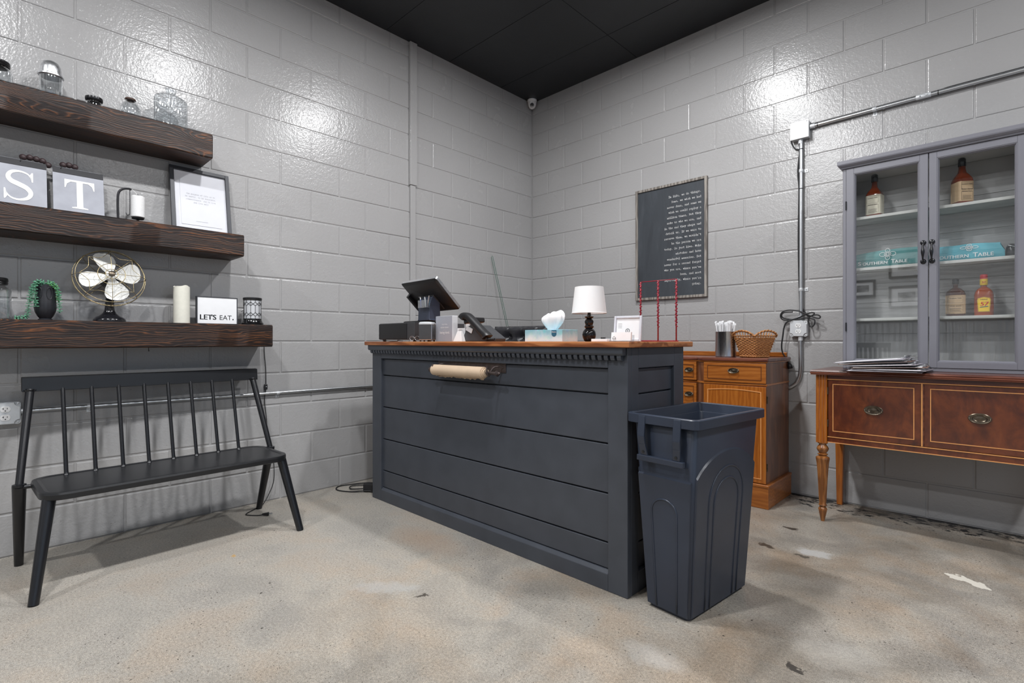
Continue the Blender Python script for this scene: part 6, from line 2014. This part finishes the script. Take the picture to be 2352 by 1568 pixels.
# folded teal bags with the printed flower emblem
M['bag1'] = plain('dark_teal_cotton', lin(84, 142, 142), 0.8, var=0.07, vs=12, bump=.3, bs=200)
M['bag2'] = plain('turquoise_cotton', lin(92, 176, 192), 0.8, var=0.07, vs=12, bump=.3, bs=200)
def emblem(b, c, r_, y, sq=1.0):
    """four-petal line flower drawn as ribbons"""
    def line(pts, w_=.0011):
        for a, c2 in zip(pts[:-1], pts[1:]):
            a, c2 = Vector(a), Vector(c2)
            d_ = (c2 - a)
            if d_.length < 1e-7:
                continue
            d_.normalize()
            nn_ = Vector((-d_.y, d_.x)) * w_
            b.add([(p.x, y, p.y) for p in (a - nn_, c2 - nn_, c2 + nn_, a + nn_)], [(0, 1, 2, 3)])
    for k in range(4):
        a0_ = PI / 2 * k
        pts = []
        for i in range(25):
            th = 2 * PI * i / 24
            u = .62 + .38 * math.cos(th) * (1.12 if math.cos(th) > 0 else 1.0)
            v = .36 * math.sin(th)
            pts.append((c[0] + r_ * (u * math.cos(a0_) - v * math.sin(a0_)) * (1.25 if k % 2 == 0 else 1.0), c[1] + sq * r_ * (u * math.sin(a0_) + v * math.cos(a0_))))
        line(pts)
    for s_, rot in ((.58, 0), (.26, PI / 4)):
        line([(c[0] + r_ * s_ * math.cos(rot + PI / 2 * i), c[1] + sq * r_ * s_ * math.sin(rot + PI / 2 * i)) for i in range(5)])
def bag(label, x0, x1, z, h, mat, ec, er, sq, text, tx, ts, al, tilt=0.0):
    t = thing('folded_bag', label, 'bag', ((x0 + x1) / 2, -.16, z), group='folded shop bags in the hutch')
    yf, yb = -.205, -.075
    rings = []
    n_ = 16
    for k in range(n_ + 1):
        u = k / n_
        x = x0 + (x1 - x0) * u
        wob = .006 * mnoise.noise((x * 14, z, 2.0))
        hh = h * (.92 + .08 * math.sin(PI * u)) + wob + tilt * (u - .5)
        e = .55 if k in (0, n_) else 1.0
        pr = [(yf + .012, .0005), (yf + .003, .010), (yf, hh * .45), (yf + .004, hh * .85 * e), (yf + .016, hh * e), (yb - .03, hh * e), (yb, hh * .6 * e), (yb, .004)]
        rings.append([(x, yy + .003 * mnoise.noise((x * 20, zz * 30, 7)), z + zz) for yy, zz in pr])
    B().loft(rings, True).build('cloth', mat, t, smooth=True)
    b = B()
    emblem(b, ec, er, yf - .0050, sq)
    b.build('printed_emblem', M['white'], t, fix=False)
    b = B()
    for k, (body, size) in enumerate(text):
        put_text(b, body, size, (tx[k], yf - .0050, z + .014 + tilt * .3), (1, 0, 0), (0, 0, 1), 'L', 1.05, .0003)
    b.build('printed_name', M['white'], t, fix=False)
    return t
bag('folded dark teal cotton shop bag on the middle left shelf of the hutch', 2.716, 3.060, 1.4405, .098, M['bag1'], (2.893, 1.512), .029, 1.05, [('S', .032), ('OUTHERN', .024), ('T', .032), ('ABLE', .024)], (2.752, 2.774, 2.908, 2.926), None, 'L', .012)
tb = bag('folded bright turquoise shop bag on the middle right shelf of the hutch', 3.100, 3.372, 1.4405, .086, M['bag2'], (3.238, 1.505), .027, .62, [('SOU', .024), ('THERN', .024), ('T', .032), ('ABLE', .026)], (3.106, 3.156, 3.252, 3.271), None, 'L', .0)
t = thing('black_pouch', 'small black crumpled pouch beside the turquoise bag in the hutch', 'pouch', (3.395, -.15, 1.4405))
b = B()
rings = []
for k, (r_, z_) in enumerate(((.016, 0), (.022, .006), (.024, .03), (.021, .055), (.012, .068))):
    rings.append([(3.397 + r_ * math.cos(a) * (1 + .15 * mnoise.noise((math.cos(a), math.sin(a), k))), -.15 + 1.8 * r_ * math.sin(a), 1.441 + z_) for a in [2 * PI * i / 18 for i in range(18)]])
b.loft(rings, True).build('cloth', M['leather'], t, smooth='all')
B().tube([(3.385, -.19, 1.50), (3.395, -.20, 1.495), (3.408, -.19, 1.49)], .002, 6).build('drawstring', M['paper'], t)

# ------------------------------------------------------------------ clipboards on the buffet
M['clipbrown'] = plain('brown_hardboard', lin(120, 96, 86), 0.6, var=0.1)
M['boardgrey'] = plain('grey_board_edge', lin(176, 170, 178), 0.5, var=0.05)
spec = [(2.815, -.445, .000, 2, 0.0, 'lowest'), (2.840, -.440, .0075, -2, .010, 'second from the bottom'), (2.835, -.448, .0150, 3, .035, 'third from the bottom'), (2.800, -.442, .0230, -1, .050, 'fourth from the bottom'), (2.775, -.446, .0310, 2, .075, 'second from the top'), (2.765, -.440, .0390, -3, .095, 'topmost')]
for k, (x, y, dz, ang, rise, word) in enumerate(spec):
    a = R(ang)
    ex = Vector((math.cos(a), math.sin(a), rise)).normalized()
    ey = Vector((-math.sin(a), math.cos(a), 0))
    ez = ex.cross(ey)
    Lc, Wc = .315, .125
    o = Vector((x - .055, y, GT + .0035 + dz))
    t = thing('clipboard', 'menu clipboard with white sheet on the buffet, %s of the pile' % word, 'clipboard', o, group='clipboards piled on the buffet')
    B().obox(o + ex * Lc / 2, ex * Lc / 2, ey * Wc, ez * .0016).build('board', M['clipbrown'] if k in (2, 4) else M['boardgrey'], t, bev=.0006, seg=1)
    B().obox(o + ex * (Lc / 2 - .008) + ez * .0028, ex * (Lc / 2 - .014), ey * (Wc - .008), ez * .0011).build('sheet', M['paper'], t)
    cl = B()
    prof = [(-.022, .001), (-.020, .006), (-.004, .009), (.006, .012), (.012, .008), (.012, .001)]
    cl.prism(prof, o + ex * (Lc - .022) + ez * .0016 - ey * .06, ex, ez, ey * .12)
    cb = cl.build('clip', M['steel'], t, bev=.001, seg=1)
    B().tube([o + ex * (Lc - .016) + ez * .012 - ey * .055, o + ex * (Lc - .004) + ez * .015 - ey * .045, o + ex * (Lc - .004) + ez * .015 + ey * .045, o + ex * (Lc - .016) + ez * .012 + ey * .055], .002, 6).build('clip_lever', M['steel'], cb, smooth='all')

# ------------------------------------------------------------------ back of the shop (mirrored in the cabinet glass)
M['photo'] = None
def m_photo():
    t = NT('monochrome_photo_print')
    p = t.pos((5, 1, 7))
    t.set(base=t.ramp(t.noise(p, 2.5, 5, .6), [(.35, lin(36, 36, 38)), (.5, lin(120, 120, 122)), (.65, lin(206, 206, 206))]), rough=.5)
    return t.m
M['photo'] = m_photo()
for k, (x, z, w_, h_, word) in enumerate(((1.72, 1.86, .34, .27, 'smallest black framed photograph on the shiplap wall, facing the hutch'), (2.28, 2.20, .44, .42, 'upper black framed photograph on the shiplap wall, facing the hutch'), (2.28, 1.70, .44, .34, 'lower black framed photograph on the shiplap wall, facing the hutch'))):
    y = RY - .008
    t = thing('framed_photo', word, 'picture frame', (x, y, z - h_ / 2), group='framed photographs on the shiplap wall')
    fw = .03
    for nm, a, c in (('frame_stile', (x - w_ / 2, z - h_ / 2), (x - w_ / 2 + fw, z + h_ / 2)), ('frame_stile', (x + w_ / 2 - fw, z - h_ / 2), (x + w_ / 2, z + h_ / 2)), ('frame_rail', (x - w_ / 2 + fw, z - h_ / 2), (x + w_ / 2 - fw, z - h_ / 2 + fw)), ('frame_rail', (x - w_ / 2 + fw, z + h_ / 2 - fw), (x + w_ / 2 - fw, z + h_ / 2))):
        B().box((a[0], y + .002, a[1]), (c[0], y + .03, c[1])).build(nm, M['blackwood'], t, bev=.002, seg=1)
    B().box((x - w_ / 2 + fw, y + .004, z - h_ / 2 + fw), (x + w_ / 2 - fw, y + .010, z + h_ / 2 - fw)).build('mat_board', M['paper'], t)
    B().box((x - w_ * .24, y + .0105, z - h_ * .2), (x + w_ * .24, y + .012, z + h_ * .2)).build('photograph', M['photo'], t)
def slat_chair(label, x, y, rz):
    t = thing('dining_chair', label, 'chair', (x, y, 0), rz, group='dark slat-back chairs at the back wall', local=True)
    if not rz:
        OFF[t] = Vector((0, 0, 0))
    for sx in (-1, 1):
        B().cyl((sx * .20, .20, 0), (sx * .19, .19, .44), .014, .018, 10).build('leg', BK, t, smooth=True)
        B().tube([(sx * .20, -.24, 0), (sx * .19, -.20, .45), (sx * .19, -.26, .98)], .016, 10).build('rear_leg', BK, t, smooth=True)
    B().box((-.22, -.22, .44), (.22, .22, .465)).build('seat', BK, t, bev=.008)
    B().box((-.21, -.275, .93), (.21, -.245, 1.0)).build('top_rail', BK, t, bev=.004)
    B().box((-.19, -.24, .58), (.19, -.22, .62)).build('lower_rail', BK, t, bev=.004)
    for k in range(6):
        xx = -.145 + .058 * k
        B().obox((xx, -.245, .775), (.016, 0, 0), (0, .004, .0), (0, -.012, .158)).build('back_slat', BK, t)
    return t
slat_chair('dark slat-back dining chair before the corrugated wall', 2.05, -5.75, R(186))
